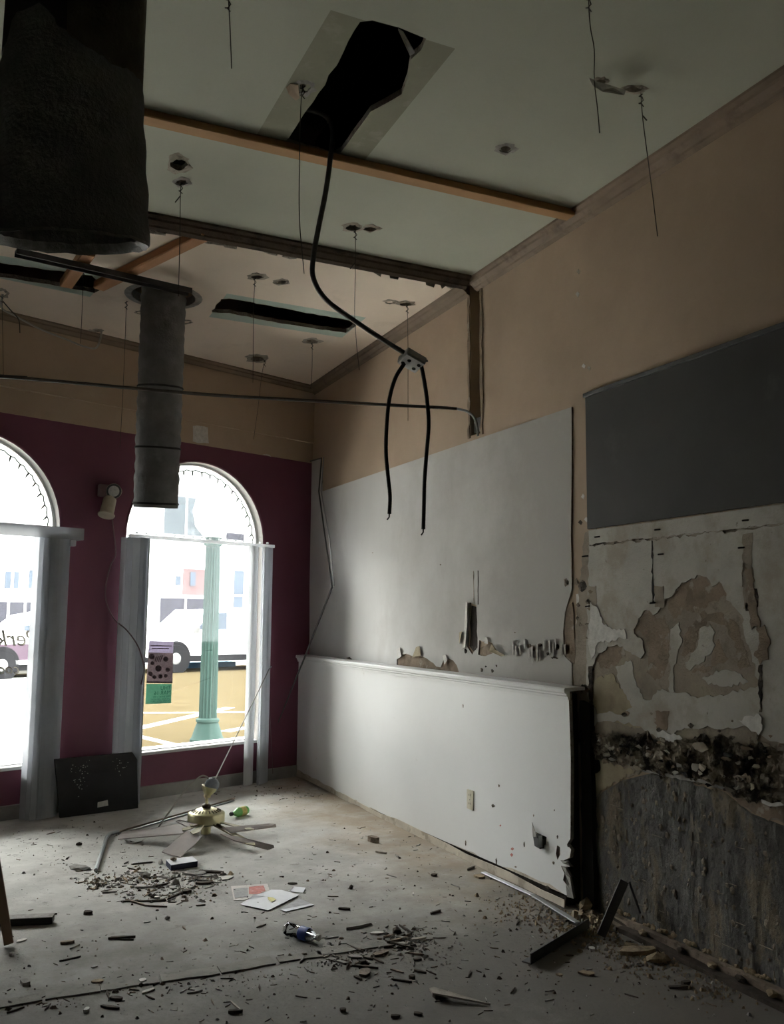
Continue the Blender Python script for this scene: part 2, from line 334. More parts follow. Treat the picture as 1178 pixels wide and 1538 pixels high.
def rag(poly, step, amp, seed=0, close=True):                   # ragged outline in 2-D
    rnd = random.Random(seed); out = []; n = len(poly)
    for i in range(n if close else n-1):
        a = Vector(poly[i]).to_2d() if len(poly[i]) > 2 else Vector(poly[i]); b = Vector(poly[(i+1) % n]).to_2d() if len(poly[i]) > 2 else Vector(poly[(i+1) % n])
        L = (b-a).length; k = max(1, int(L/step)); t = (b-a).normalized() if L > 0 else Vector((0, 0)); nn = Vector((-t.y, t.x))
        for j in range(k):
            j_ = 0 if j == 0 else 1
            out.append(tuple(a + (b-a)*(j/k) + nn*(rnd.uniform(-amp, amp)*(j_ or .5)) + t*(rnd.uniform(-.25, .25)*L/k*j_)))
    return out
def inside(p, poly):
    x, y = p; c = False; n = len(poly); j = n-1
    for i in range(n):
        xi, yi = poly[i]; xj, yj = poly[j]
        if (yi > y) != (yj > y) and x < (xj-xi)*(y-yi)/(yj-yi)+xi: c = not c
        j = i
    return c
def sheet(name, outline, holes, bands, to3, thick, mats, parent=None, origin=None):
    """flat board with real holes; bands = [(polygon, material index)]; the side walls take the last material"""
    vs = []; es = []
    for loop in [outline]+list(holes)+[b[0] for b in bands]:
        o = len(vs); vs += [Vector(p) for p in loop]; es += [(o+i, o+(i+1) % len(loop)) for i in range(len(loop))]
    r = delaunay_2d_cdt(vs, es, [], 0, 1e-5); V = r[0]; b = B(); cnt = {}; keep = []
    for f in r[2]:
        c = sum((V[i] for i in f), Vector((0, 0)))/len(f); c = (c.x, c.y)
        if not inside(c, outline) or any(inside(c, h) for h in holes): continue
        mi = 0
        for bp, k in bands:
            if inside(c, bp): mi = k
        keep.append((f, mi))
        for i in range(len(f)):
            e = (f[i], f[(i+1) % len(f)]); k = (min(e), max(e)); cnt[k] = cnt.get(k, 0)+1
    n = len(V); th = Vector(thick); P = [Vector(to3(p.x, p.y)) for p in V]
    b.v = P + [p+th for p in P]
    for f, mi in keep:
        b.f.append(list(f)); b.mi.append(mi); b.f.append([i+n for i in f][::-1]); b.mi.append(mi)
    for (i, j), k in cnt.items():
        if k == 1: b.f.append([i, j, j+n, i+n]); b.mi.append(len(mats)-1 if len(mats) > 1 else 0)
    return b.out(name, mats, parent, origin)
def spline(pts, n=8):                                           # Catmull-Rom through points
    P = [Vector(p) for p in pts]; P = [P[0]*2-P[1]]+P+[P[-1]*2-P[-2]]; out = []
    for i in range(1, len(P)-2):
        for k in range(n):
            t = k/n; a, b_, c, d = P[i-1], P[i], P[i+1], P[i+2]
            out.append(.5*((2*b_)+(c-a)*t+(2*a-5*b_+4*c-d)*t*t+(3*b_-a-3*c+d)*t**3))
    return out+[P[-2]]
def text_verts(txt, size, org, ax, ay, shear=0.0, offset=0.0):
    cu = bpy.data.curves.new('t', 'FONT'); cu.body = txt; cu.size = size; cu.shear = shear; cu.offset = offset; cu.resolution_u = 3
    ob = bpy.data.objects.new('t', cu); me = bpy.data.meshes.new_from_object(ob)
    vs = [Vector(org)+Vector(ax)*v.co.x+Vector(ay)*v.co.y for v in me.vertices]; fs = [list(p.vertices) for p in me.polygons]
    bpy.data.objects.remove(ob); bpy.data.curves.remove(cu); bpy.data.meshes.remove(me); return vs, fs

# ================================================================== SETTING
TOP = 4.6; XL = -4.6; YB = -6.0
SL = (WX-XL)/D.x; YL = CORNER.y-D.y*SL
# floor
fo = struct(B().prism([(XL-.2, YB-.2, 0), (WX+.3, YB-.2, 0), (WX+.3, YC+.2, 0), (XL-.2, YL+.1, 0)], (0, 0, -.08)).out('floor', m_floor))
def strip_piece(u0, v0, u1, v1, wid, t, sd, mat=m_chip_g):
    a = fl(u0, v0); b_ = fl(u1, v1); d = (b_-a).normalized(); n = Vector((-d.y, d.x, 0))
    poly = [a.to_2d(), b_.to_2d(), (b_+n*wid).to_2d(), (a+n*wid*.9).to_2d()]
    q = rag([tuple(p) for p in poly], .05, .006, sd); return B().prism([(x, y, .0005) for x, y in q], (0, 0, t*.5))
for i, (a0, a1, b0, b1, wd) in enumerate([(-20, 1519, 64, 1504, .075), (68, 1503, 150, 1491, .08), (152, 1490, 240, 1477, .07), (243, 1476, 330, 1464, .085), (333, 1463, 415, 1449, .09), (420, 1447, 486, 1438, .07), (480, 1437, 585, 1421, .09)]):
    strip_piece(a0, a1, b0, b1, wd, .012, i).out('floor_strip', m_strip, fo)
# right wall: tan plaster with the broken slot where a partition once stood
slot = rag([(5.0, 2.735), (5.135, 2.735), (5.14, 3.9), (5.0, 3.9)], .12, .012, 3)
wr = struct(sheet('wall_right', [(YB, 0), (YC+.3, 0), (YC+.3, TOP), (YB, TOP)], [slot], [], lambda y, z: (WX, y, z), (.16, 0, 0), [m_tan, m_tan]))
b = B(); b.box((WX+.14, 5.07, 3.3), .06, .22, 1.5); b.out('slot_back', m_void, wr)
b = B(); b.prism([(WX+.05, y, z) for y, z in rag([(5.012, 2.74), (5.066, 2.74), (5.07, 3.85), (5.02, 3.85)], .1, .008, 5)], (.05, 0, 0)); b.out('stud', m_darkwood, wr)
b = B(); b.box((WX+.02, 5.07, 2.80), .012, .09, .10); b.out('metal_plate', m_steel, wr)
b = B(); b.lathe([(.012, 0), (.012, .01)], (WX+.013, 5.08, 2.82), (-1, 0, 0), 8); b.out('bright_screw', m_alum_l, wr)
for sd, y0 in ((8, 4.985), (9, 5.15)):                          # broken plaster edges either side of the slot
    b = B(); b.prism([(WX-.001, y, z) for y, z in rag([(y0-.014, 2.72), (y0+.012, 2.72), (y0+.014, 3.74), (y0-.012, 3.74)], .06, .010, sd)], (-.006, 0, 0)); b.out('broken_plaster_edge', m_plaster_b, wr)
# grey-white wallboard
def P2(pts, x=WX): return [(wl(u, v, x).y, wl(u, v, x).z) for u, v in pts]
wb_out = P2([(466, 692), (484, 688), (486, 738), (861, 611.5), (861, 700), (860, 800), (861, 885), (851, 920), (848, 950), (850, 985), (861, 996), (862, 1045)]) + [(3.98, 1.0), (8.2, 1.0)]
h1 = rag(P2([(708, 905), (718, 909), (719, 972), (711, 983), (704, 972), (707, 935)]), .05, .008, 11)
h2 = rag(P2([(598, 990), (606, 984), (632, 985), (648, 994), (664, 1003), (668, 992), (677, 988), (688, 1000), (692, 1012), (640, 1006), (598, 1001)]), .05, .012, 12)
h3 = rag(P2([(722, 962), (742, 966), (746, 978), (736, 984), (720, 983)]), .04, .008, 13)
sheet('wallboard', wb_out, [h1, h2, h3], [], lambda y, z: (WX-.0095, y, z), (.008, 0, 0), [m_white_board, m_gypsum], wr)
def flat(name, pts, mat, parent, t=.004, x=WX, step=.05, amp=.008, sd=0, lift=0.0):
    q = rag(P2(pts, x-lift), step, amp, sd); return B().prism([(x-lift, y, z) for y, z in q], (-t, 0, 0)).out(name, mat, parent)
b = B(); b.prism([(WX-.002, y, z) for y, z in rag(P2([(596, 982), (695, 985), (750, 960), (750, 1012), (596, 1008)]), .2, .003, 1)], (.001, 0, 0)); b.out('bare_plaster', m_plaster_b, wr)
flat('dark_crack', [(709, 910), (718, 912), (719, 970), (712, 980), (706, 970)], m_darkwood, wr, .002, sd=21)
# lifted paper flaps round the tears
def flap(pts, lifts, mat=m_white_board):
    return B().prism([wl(u, v)+Vector((-.015-l, 0, 0)) for (u, v), l in zip(pts, lifts)], (-.002, 0, 0)).out('torn_flap', mat, wr)
flap([(703, 905), (708, 904), (708, 935), (704, 972), (697, 975), (701, 940)], (.0, .014, .014, .010, .0, .0), m_chip_w)
flat('thin_crack', [(717.8, 857), (719, 857), (719, 908), (717.8, 908)], m_darkwood, wr, .001, step=.03, amp=.002, sd=3, lift=.0098)
flat('thin_crack', [(711, 858), (711.8, 858), (712.6, 906), (711.6, 906)], m_gypsum, wr, .001, step=.03, amp=.002, sd=4, lift=.0098)
flap([(693, 950), (701, 948), (697, 967), (693, 966)], (.0, .02, .02, .0), m_plaster_y)
flap([(628, 972), (634, 970), (637, 984), (622, 988)], (.0, .006, .008, .0), m_plaster_y)
flap([(599, 975), (605, 972), (607, 986), (600, 990)], (.0, .006, .008, .0), m_chip_w)
flap([(668, 985), (674, 983), (676, 992), (671, 998)], (.0, .006, .008, .0), m_chip_w)
flap([(732, 957), (737, 958), (738, 967), (731, 966)], (.0, .006, .008, .0), m_chip_w)
flap([(742, 966), (752, 975), (764, 984), (757, 986), (744, 978)], (.0, .03, .01, .0, .03), m_plaster_y)
for i in range(14):                                             # blistered paper along the damp line
    u = 772+i*6.0+random.uniform(-2, 2); v = 968+random.uniform(-8, 12); hgt = random.uniform(12, 26)
    flap([(u, v), (u+4, v-2), (u+5, v+hgt*.7), (u+2, v+hgt)], (.0, .006, .010, .0))
for i, (u, v, a, c) in enumerate([(525, 990, 6, 5), (519, 997, 4, 3), (536, 995, 5, 3), (724, 1006, 3, 4), (740, 1008, 3, 4), (746, 1000, 2, 3), (730, 1001, 2, 2), (795, 970, 5, 4), (803, 973, 6, 5), (812, 969, 4, 4), (838, 972, 4, 7), (833, 988, 8, 3), (824, 982, 5, 4), (655, 1006, 5, 4), (700, 978, 3, 5), (774, 950, 2, 2), (662, 848, 1.5, 1.5), (560, 830, 1.2, 1.2), (851, 875, 5, 9)]):
    flat('mould_spot', [(u-a*.7, v-c*.5), (u, v-c*.7), (u+a*.7, v-c*.2), (u+a*.5, v+c*.5), (u-a*.4, v+c*.7)], m_mould, wr, .001, sd=i, lift=.0098, step=.012, amp=.006)
# wainscot: furred out panel, chair rail, dirty base, ragged near end
YE = wl(857, 1200, WS).y
def PW(pts): return [(wl(u, v, WS).y, max(.004, wl(u, v, WS).z)) for u, v in pts]
wn_out = [(YC+.1, .004), (YC+.1, 1.11), (YE, 1.11)] + PW([(857.5, 1140), (857, 1260), (852, 1268), (858, 1276), (856, 1288), (846, 1293), (857, 1302), (843, 1301), (848, 1312), (846, 1322), (852, 1330), (852, 1345)])
wh1 = rag(PW([(805, 1250), (812, 1253), (821, 1257), (820, 1269), (809, 1266)]), .03, .004, 31)
wh2 = rag(PW([(837, 1270), (841, 1272), (842, 1283), (838, 1291), (835, 1282)]), .03, .004, 32)
wn = sheet('wainscot_panel', wn_out, [wh1, wh2], [(rag(PW([(440, 1153), (520, 1196), (600, 1236), (680, 1268), (740, 1296), (790, 1312), (852, 1338)]), .10, .012, 77, close=False)+[(3.5, 0), (8.4, 0)], 1)], lambda y, z: (WS, y, z), (.022, 0, 0), [m_wains, m_wains_dirty, m_gypsum], wr)
for y in (YE+.09, YE+.50, YE+.92):
    B().box((WS+.07, y, .56), .085, .038, 1.08).out('wall_stud', m_darkwood, wr)
B().box((WS+.066, (YE+.05+YC)/2, .03), .085, YC-YE-.1, .05).out('sole_plate', m_darkwood, wr)
B().prism([(WX-.008, y, z) for y, z in rag([(3.845, .02), (3.935, .02), (3.935, 1.07), (3.85, 1.05)], .06, .006, 17)], (-.03, 0, 0)).out('gap_shade_strip', m_void, wr)  # dark strip standing in for the deep shade inside the gap
rail = [(0, 1.075), (-.012, 1.077), (-.014, 1.092), (-.022, 1.098), (-.022, 1.106), (-.034, 1.114), (-.037, 1.130), (-.030, 1.139), (.10, 1.141), (.10, 1.125), (0, 1.12)]
B().prism([(WS+x, YE-.01, z) for x, z in rail], (0, YC-YE+.05, 0)).out('chair_rail', m_wains, wr)
B().prism([(WS-.001, y, z) for y, z in rag([(YE+.06, .004), (YC-.02, .004), (YC-.02, .035), (YE+.06, .045)], .25, .010, 19)], (-.006, 0, 0)).out('base_board', m_wains_dirty, wr)
for i, (u, v, a, c) in enumerate([(700, 1266, 1.6, 6), (746, 1294, 1.6, 8), (748, 1302, 1, 5), (818, 1338, 2, 1), (823, 1333, 6, 4), (696, 1060, 1.2, 4), (741, 1210, 3.5, 3.5), (750, 1180, 2, 3), (802, 1225, 1, 2.5), (833, 1217, 1, 2), (838, 1257, 2, 4), (788, 1268, 1.5, 6), (775, 1302, 2.5, 2), (832, 1296, 2.5, 3.5), (855, 1270, 4, 3)]):
    q = rag([(wl(uu, vv, WS).y, wl(uu, vv, WS).z) for uu, vv in ((u-a*.7, v-c*.4), (u, v-c*.7), (u+a*.6, v-c*.2), (u+a*.4, v+c*.6), (u-a*.4, v+c*.7))], .01, .003, i)
    B().prism([(WS-.0005, y, z) for y, z in q], (-.001, 0, 0)).out('scuff', m_mould, wr)
for i, (u, v, a, c) in enumerate([(770, 1275, 2.6, 2.6), (769, 1284, 2.2, 3), (752, 1240, 1.5, 1.5)]):
    q = rag([(wl(uu, vv, WS).y, wl(uu, vv, WS).z) for uu, vv in ((u-a, v), (u, v-c), (u+a, v), (u, v+c))], .02, .003, i)
    B().prism([(WS-.0005, y, z) for y, z in q], (-.001, 0, 0)).out('red_paint_spot', m_red_print, wr)
for i, pts in enumerate([[(842, 1292), (852, 1294), (856, 1300), (846, 1297)], [(843, 1300), (850, 1304), (858, 1318), (850, 1312)], [(848, 1310), (856, 1318), (860, 1338), (852, 1330)], [(850, 1328), (858, 1330), (862, 1350), (852, 1347)]]):
    B().prism([wl(u, v, WS-.01*(k % 2)) for k, (u, v) in enumerate(pts)], (.02, .01, 0)).out('splintered_edge', m_chip_g, wr)

# near end of the right wall: layers of peeling plaster
def layer(name, pts, mat, lift, t, sd, step=.025, amp=.010, holes=(), mats=None):
    q = rag(P2(pts), step, amp, sd); hs = [rag(P2(h), .018, .009, sd+7+i) for i, h in enumerate(holes)]
    return sheet(name, q, hs, [], lambda y, z: (WX-lift-t, y, z), (t, 0, 0), mats or [mat, m_gypsum], wr)
# back coat, a real rough surface (displaced grid)
def rough_grid(name, y0, y1, z0, z1, ny, nz, x, amp, mat, sd, fr=(9, 9), topf=None):
    b_ = B(); vs = []
    for j in range(nz+1):
        for i in range(ny+1):
            y = y0+(y1-y0)*i/ny; zt = topf(y) if topf else z1; z = z0+(zt-z0)*j/nz
            e = noise.fractal(Vector((sd, y*fr[0], z*fr[1])), .9, 2.1, 5)
            ed = 0 if (j in (0, nz) or i in (0, ny)) else 1
            vs.append((x-.001-max(0, amp*(.6+e))*ed, y, z))
    fs = [[j*(ny+1)+i, j*(ny+1)+i+1, (j+1)*(ny+1)+i+1, (j+1)*(ny+1)+i] for j in range(nz) for i in range(ny)]
    return b_.add(vs, fs).out(name, mat, wr, smooth=False)
YN = 1.0                                                        # near limit of the built layers (out of frame)
top_r = P2([(886, 1215), (905, 1190), (935, 1172), (985, 1160), (1040, 1172), (1090, 1190), (1130, 1222), (1178, 1240)])
def topf(y):
    pts = sorted(top_r)
    if y <= pts[0][0]: return pts[0][1]
    for (a, za), (c, zc) in zip(pts, pts[1:]):
        if a <= y <= c: return za+(zc-za)*(y-a)/(c-a)
    return pts[-1][1]
rough_grid('scratched_render', YN, wl(886, 1215).y, .0, 1, 150, 90, WX, .010, m_trowel, 4.4, (16, 6), topf)
layer('damp_plaster', [(862, 990), (880, 800), (886, 797), (1178, 757), (1300, 740), (1300, 1330), (1178, 1236), (1130, 1218), (1090, 1186), (1040, 1168), (985, 1156), (935, 1168), (905, 1186), (888, 1210), (880, 1100), (868, 1100)], m_plaster_g, .0, .006, 41)
# upper strip and the white skin with its peeled holes
layer('plaster_strip', [(887, 797), (1178, 758), (1300, 741), (1300, 760), (1178, 788), (888, 820)], m_plaster_w, .006, .006, 42, .2, .002)
skin_hole = [
    [(955, 945), (966, 925), (974, 915), (984, 924), (993, 915), (1003, 900), (1016, 890), (1027, 875), (1055, 864), (1070, 873), (1072, 880), (1083, 874), (1090, 885), (1095, 900), (1108, 914), (1118, 925), (1120, 945), (1124, 965), (1132, 985), (1138, 1005), (1142, 1030), (1100, 1040), (1060, 1048), (1020, 1040), (990, 1035), (982, 1050), (960, 1052), (938, 1075), (918, 1068), (900, 1072), (892, 1050), (890, 1010), (900, 985), (915, 972), (930, 968), (945, 978), (966, 990), (972, 980), (969, 962), (960, 958)],
]
layer('white_plaster_skin', [(887, 821), (1178, 789), (1300, 761), (1300, 1120), (1178, 1118), (1160, 1112), (1142, 1100), (1128, 1088), (1090, 1095), (1060, 1092), (1020, 1098), (990, 1108), (960, 1090), (930, 1082), (900, 1085), (888, 1095), (884, 1000)], m_plaster_w, .006, .006, 43, holes=skin_hole)
# islands of skin and coloured patches inside the peeled area
for i, (nm, mat, lf, pts) in enumerate([
    ('plaster_island', m_plaster_w, .006, [(1008, 945), (1020, 935), (1025, 965), (1018, 985), (1012, 1010), (1014, 1040), (1006, 1040), (1007, 985)]),
    ('plaster_island', m_plaster_w, .006, [(1052, 945), (1068, 938), (1075, 950), (1072, 975), (1055, 995), (1036, 1008), (1030, 995), (1046, 975)]),
    ('plaster_island', m_plaster_w, .006, [(925, 1000), (948, 992), (955, 1020), (962, 1040), (975, 1065), (965, 1078), (940, 1070), (935, 1040)]),
    ('plaster_island', m_plaster_w, .006, [(1055, 1018), (1085, 1006), (1110, 1010), (1125, 1025), (1095, 1030), (1065, 1028)]),
    ('plaster_island', m_plaster_w, .006, [(992, 1055), (1010, 1048), (1022, 1055), (1015, 1068), (998, 1068)]),
    ('brown_patch', m_plaster_b, .004, [(955, 945), (966, 925), (978, 916), (988, 930), (1000, 925), (1006, 945), (1006, 985), (998, 1015), (985, 1022), (972, 1010), (975, 975), (970, 955)]),
    ('brown_patch', m_plaster_b, .004, [(1010, 893), (1028, 876), (1055, 865), (1072, 882), (1085, 875), (1092, 895), (1070, 905), (1045, 920), (1030, 915), (1012, 930), (1004, 910)]),
    ('brown_patch', m_plaster_b, .004, [(1055, 920), (1085, 918), (1110, 940), (1120, 975), (1128, 1000), (1112, 1005), (1105, 965), (1090, 940), (1068, 932), (1050, 950), (1042, 980), (1025, 985), (1030, 950)]),
    ('brown_patch', m_plaster_b, .004, [(1040, 1010), (1065, 1008), (1095, 990), (1080, 960), (1072, 975), (1070, 1000), (1045, 1002)]),
    ('brown_patch', m_plaster_b, .0125, [(1138, 940), (1150, 938), (1158, 960), (1155, 990), (1143, 998), (1134, 985), (1142, 965)]),
    ('brown_patch', m_plaster_b, .004, [(898, 975), (915, 962), (935, 962), (940, 985), (925, 1000), (905, 1005), (895, 990)]),
    ('brown_patch', m_plaster_b, .0125, [(1118, 850), (1130, 855), (1136, 900), (1142, 940), (1130, 945), (1124, 905)]),
    ('yellow_patch', m_plaster_y, .0065, [(892, 1020), (920, 1012), (938, 1040), (948, 1060), (985, 1075), (988, 1090), (950, 1092), (915, 1082), (890, 1078)]),
    ('lifted_flake', m_chip_w, .016, [(1110, 1082), (1128, 1076), (1142, 1072), (1147, 1090), (1140, 1104), (1124, 1094)]),
    ('lifted_flake', m_chip_w, .014, [(988, 1100), (1000, 1098), (1025, 1108), (1008, 1114), (992, 1110)]),
    ('lifted_flake', m_chip_w, .014, [(888, 905), (900, 915), (905, 935), (920, 945), (938, 945), (942, 958), (920, 962), (900, 965), (890, 990), (884, 970)]),
    ('tan_patch', m_plaster_y, .007, [(884, 1140), (905, 1142), (955, 1158), (938, 1168), (905, 1186), (888, 1212)]),
    ('tan_patch', m_plaster_b, .007, [(1040, 1172), (1062, 1170), (1076, 1188), (1050, 1182)]),
    ('tan_patch', m_plaster_b, .007, [(1090, 1188), (1140, 1205), (1178, 1208), (1178, 1232), (1150, 1230), (1120, 1212)]),
]):
    flat(nm, pts, mat, wr, .0025, step=.016, amp=.009, sd=50+i, lift=lf)
# black mould band: lumpy, proud of the wall
def band(pts_top, pts_bot, n, m, sd, mat, amp):
    A = [wl(u, v) for u, v in pts_top]; C_ = [wl(u, v) for u, v in pts_bot]
    def samp(P, t): k = t*(len(P)-1); i = min(int(k), len(P)-2); return P[i].lerp(P[i+1], k-i)
    vs = []; rnd = random.Random(sd)
    for j in range(m+1):
        for i in range(n+1):
            a = samp(A, i/n); c = samp(C_, i/n); p = a.lerp(c, j/m); e = noise.fractal(Vector((p.y*26, p.z*40, sd)), .7, 2.1, 6)
            k = 0 if j in (0, m) else 1; q = .016*noise.noise(Vector((p.y*30, sd, j)))+(.035*noise.fractal(Vector((p.y*9, sd+j, 2)), .8, 2, 4) if j in (0, m) else 0)
            vs.append((WX-.012-max(0, amp*(.55+e))*k, p.y, p.z+q))
    return B().add(vs, [[j*(n+1)+i, j*(n+1)+i+1, (j+1)*(n+1)+i+1, (j+1)*(n+1)+i] for j in range(m) for i in range(n)]).out('mould_band', mat, wr)
band([(886, 1100), (920, 1100), (960, 1105), (1010, 1112), (1060, 1108), (1100, 1112), (1140, 1118), (1178, 1122), (1300, 1140)], [(884, 1136), (920, 1142), (960, 1152), (1010, 1166), (1060, 1174), (1090, 1186), (1140, 1205), (1178, 1206), (1300, 1240)], 260, 22, 3.3, m_mould, .020)
rnd = random.Random(12)
for i in range(70):
    t_ = rnd.random(); u = 886+t_*300; v0_ = 1104+t_*14; v1_ = 1138+t_*66; v = v0_+(v1_-v0_)*rnd.random(); p = wl(u, v)+Vector((-.022, 0, 0)); k = rnd.uniform(.008, .026)*(1.6 if rnd.random() < .12 else 1)
    q = [p+Vector((-rnd.uniform(0, .02), k*math.cos(a_)*rnd.uniform(.6, 1.6), k*.7*math.sin(a_)*rnd.uniform(.5, 1.2))) for a_ in (0, 1.1, 2.2, 3.3, 4.5, 5.4)]
    B().prism(q, (.004, 0, 0)).out('plaster_flake', [m_plaster_w, m_plaster_b, m_gypsum, m_plaster_g, m_void, m_plaster_g][i % 6], wr)
for i in range(34):
    u, v = (rnd.uniform(884, 1170), rnd.gauss(1098, 12)) if i < 20 else (rnd.gauss(884, 5), rnd.uniform(880, 1120)); a_ = rnd.uniform(1, 4)
    flat('mould_spot', [(u-a_*1.5, v), (u-a_*.3, v-a_), (u+a_*1.4, v-a_*.2), (u+a_*.2, v+a_*1.2)], m_mould if i % 3 else m_plaster_b, wr, .0012, step=.012, amp=.006, sd=200+i, lift=.0125)
b = B()
for i in range(260):
    y = rnd.uniform(1.9, 3.8); z = rnd.uniform(.06, max(.1, topf(y)-.05)); k = rnd.uniform(.005, .014)*(1.5 if rnd.random() < .1 else 1); b.lump((WX-.008, y, z), .008, k, k*1.3, i, .6)
b.out('plaster_blob', m_plaster_g, wr, kind='stuff')
b = B()
for i in range(80):
    y = rnd.uniform(1.9, 3.75); z = rnd.uniform(.08, max(.1, topf(y)-.08)); L = rnd.uniform(.02, .08); h_ = rnd.random() < .45
    b.box((WX-.0085, y, z), .004, L if h_ else .003, .003 if h_ else L)
b.out('trowel_scratch', m_plaster_g, wr, kind='stuff')
flat('pale_ridge', [(925, 1140), (950, 1150), (985, 1160), (1020, 1164), (1050, 1170), (1095, 1184), (1094, 1188), (1050, 1175), (1010, 1168), (970, 1160)], m_chip_g, wr, .006, sd=77, lift=.014, step=.03, amp=.004)
flat('pale_ridge', [(1145, 1200), (1160, 1206), (1178, 1205), (1178, 1210), (1158, 1211), (1146, 1206)], m_chip_w, wr, .006, sd=78, lift=.02, step=.03, amp=.004)
# old batten ghosts, joints, cracks
for i, (pts, mat) in enumerate([([(979, 812), (981, 812), (983, 905), (980, 905)], m_void), ([(884, 880), (896, 880), (897, 914), (884, 914)], m_plaster_g), ([(983, 880), (998, 880), (998, 912), (984, 912)], m_plaster_g), ([(1116, 802), (1130, 800), (1133, 915), (1117, 915)], m_plaster_g), ([(1116, 845), (1120, 845), (1118, 882), (1115, 882)], m_mould), ([(1128, 880), (1138, 884), (1139, 912), (1130, 914)], m_mould), ([(1120, 905), (1130, 905), (1128, 918), (1121, 918)], m_mould), ([(1140, 1000), (1146, 998), (1145, 1070), (1141, 1070)], m_mould), ([(1128, 1098), (1140, 1100), (1138, 1126), (1124, 1124)], m_mould), ([(985, 1068), (1006, 1068), (1002, 1098), (988, 1098)], m_plaster_b), ([(890, 1140), (900, 1140), (902, 1158), (894, 1162)], m_void), ([(886, 818), (980, 808), (980, 810), (886, 820)], m_mould), ([(980, 808), (1178, 786), (1178, 787), (980, 809.5)], m_gypsum), ([(884, 1000), (890, 1000), (892, 1100), (886, 1100)], m_mould)]):
    flat('joint_stain', pts, mat, wr, .001, step=.018, amp=.006, sd=90+i, lift=.0125)
for i, (u, v) in enumerate([(885, 835), (995, 795), (1128, 781), (1000, 832), (1122, 822), (988, 905), (890, 910), (904, 806)]):
    p = wl(u, v); B().tube([p+Vector((-.005, 0, 0)), p+Vector((-.04, .01, -.004))], .004, 6).out('nail', m_wire, wr)
for i, (u, v) in enumerate([(877, 550), (885, 553), (876, 746), (868, 442), (872, 785), (881, 780), (869, 408), (880, 875), (795, 372)]):
    flat('chipped_spot', [(u-3, v), (u, v-4), (u+3, v-1), (u+1, v+4)], [m_chip_w, m_gypsum, m_chip_w, m_plaster_w, m_mould, m_chip_w, m_gypsum, m_mould, m_gypsum][i], wr, .002, step=.02, amp=.006, sd=i, lift=.001)
flat('flaked_strip', [(866, 892), (879, 890), (880, 960), (872, 975), (867, 955)], m_chip_w, wr, .003, sd=5, lift=.001)
for i, (u, v, a) in enumerate([(869, 909, 3), (868, 928, 2.5), (872, 938, 2.5), (875, 880, 7), (866, 875, 4), (890, 1005, 3), (874, 1040, 3), (880, 1070, 6), (872, 1110, 9)]):
    flat('mould_spot', [(u-a, v), (u, v-a*1.4), (u+a, v), (u, v+a*1.3)], m_mould, wr, .002, step=.02, amp=.008, sd=i+4, lift=.0045)
flat('crumbling_edge', [(852, 912), (861, 905), (866, 985), (864, 998), (852, 988), (848, 950)], m_plaster_b, wr, .006, sd=6, lift=.001)
# timber plate along the foot of the bare wall
pa = wl(1215, 1475); B().prism([(WX-.012, y, z) for y, z in rag([(YN, .0), (3.72, .0), (3.72, .045), (YN, .06)], .12, .006, 14)], (-.035, 0, 0)).out('sole_plate', m_wood_old, wr)
B().prism([(WX-.048, y, z) for y, z in rag([(YN, .0), (3.60, .0), (3.60, .022), (YN, .026)], .12, .005, 15)], (-.05, 0, 0)).out('broken_batten', m_wood_dark, wr)
for i, y in enumerate([3.45, 3.2, 3.02, 2.86, 2.7]):
    B().lump((WX-.06, y, .035), .02, .03, .016, i).out('plaster_lump', m_wood_dark if i % 2 else m_sand, wr)
b = B(); rnd = random.Random(5)
for i in range(60):
    y = rnd.uniform(2.4, 3.7); b.lump((WX-.012, y, .05+rnd.uniform(0, .015)), .010, .016, .010, i, .7)
b.out('crumbled_render', m_sand, wr, kind='stuff')

# ceilings
def PC(pts): return [(ce(u, v).x, ce(u, v).y) for u, v in pts]
def ell(u, v, a, c, n=14, sd=0, amp=.12):
    rnd = random.Random(sd); return PC([(u+a*math.cos(2*PI*k/n)*(1+rnd.uniform(-amp, amp)), v+c*math.sin(2*PI*k/n)*(1+rnd.uniform(-amp, amp))) for k in range(n)])
near_open = rag(PC([(541, 33), (560, 30), (600, 42), (640, 58), (632, 75), (618, 90), (612, 118), (604, 142), (580, 155), (556, 168), (545, 185), (530, 205), (512, 228), (498, 236), (428, 215), (445, 190), (478, 140), (505, 98), (522, 62)]), .06, .008, 61)
near_band = PC([(497, 15), (684, 73), (545, 244), (386, 202)])
band_far = [(1.485, 6.09), (2.70, 6.12), (2.70, 6.60), (1.485, 6.58)]
near_holes = [near_open, ell(269, 246, 15, 10, sd=1), ell(272, 273, 9, 4, sd=2), ell(530, 341, 12, 4.5, sd=3), ell(556, 343, 9, 4, sd=31), ell(760, 223, 8, 4, sd=4), ell(903, 121, 8, 4, sd=5), ell(952, 133, 16, 5, sd=6), ell(455, 128, 5, 4, sd=7)]
struct(sheet('ceiling', [(XL, YB), (WX+.1, YB), (WX+.1, 5.045), (XL, 5.045)], near_holes+[[(x+.18*math.cos(k*PI/8), y+.18*math.sin(k*PI/8)) for k in range(16)] for x, y in [(dp(105, 362, 1.95).x, dp(105, 362, 1.95).y)]],
    [(near_band, 1)], lambda x, y: (x, y, H), (0, 0, .03), [m_ceil_green, m_ceil_olive, m_gypsum]))
near_c = COL.objects['ceiling']
fo1 = rag(PC([(332, 449), (345, 448), (440, 466), (530, 482), (536, 490), (520, 500), (470, 493), (400, 482), (345, 470), (318, 469)]), .05, .010, 62)
fo2 = rag(PC([(-60, 384), (0, 395), (138, 414), (160, 430), (142, 440), (60, 425), (0, 416), (-60, 408)]), .05, .010, 63)
band1 = PC([(341, 441), (550, 477), (514, 507), (314, 476)])
band2 = PC([(-80, 370), (0, 384), (170, 412), (135, 446), (0, 418), (-80, 402)])
DUCT = ce(246, 445)
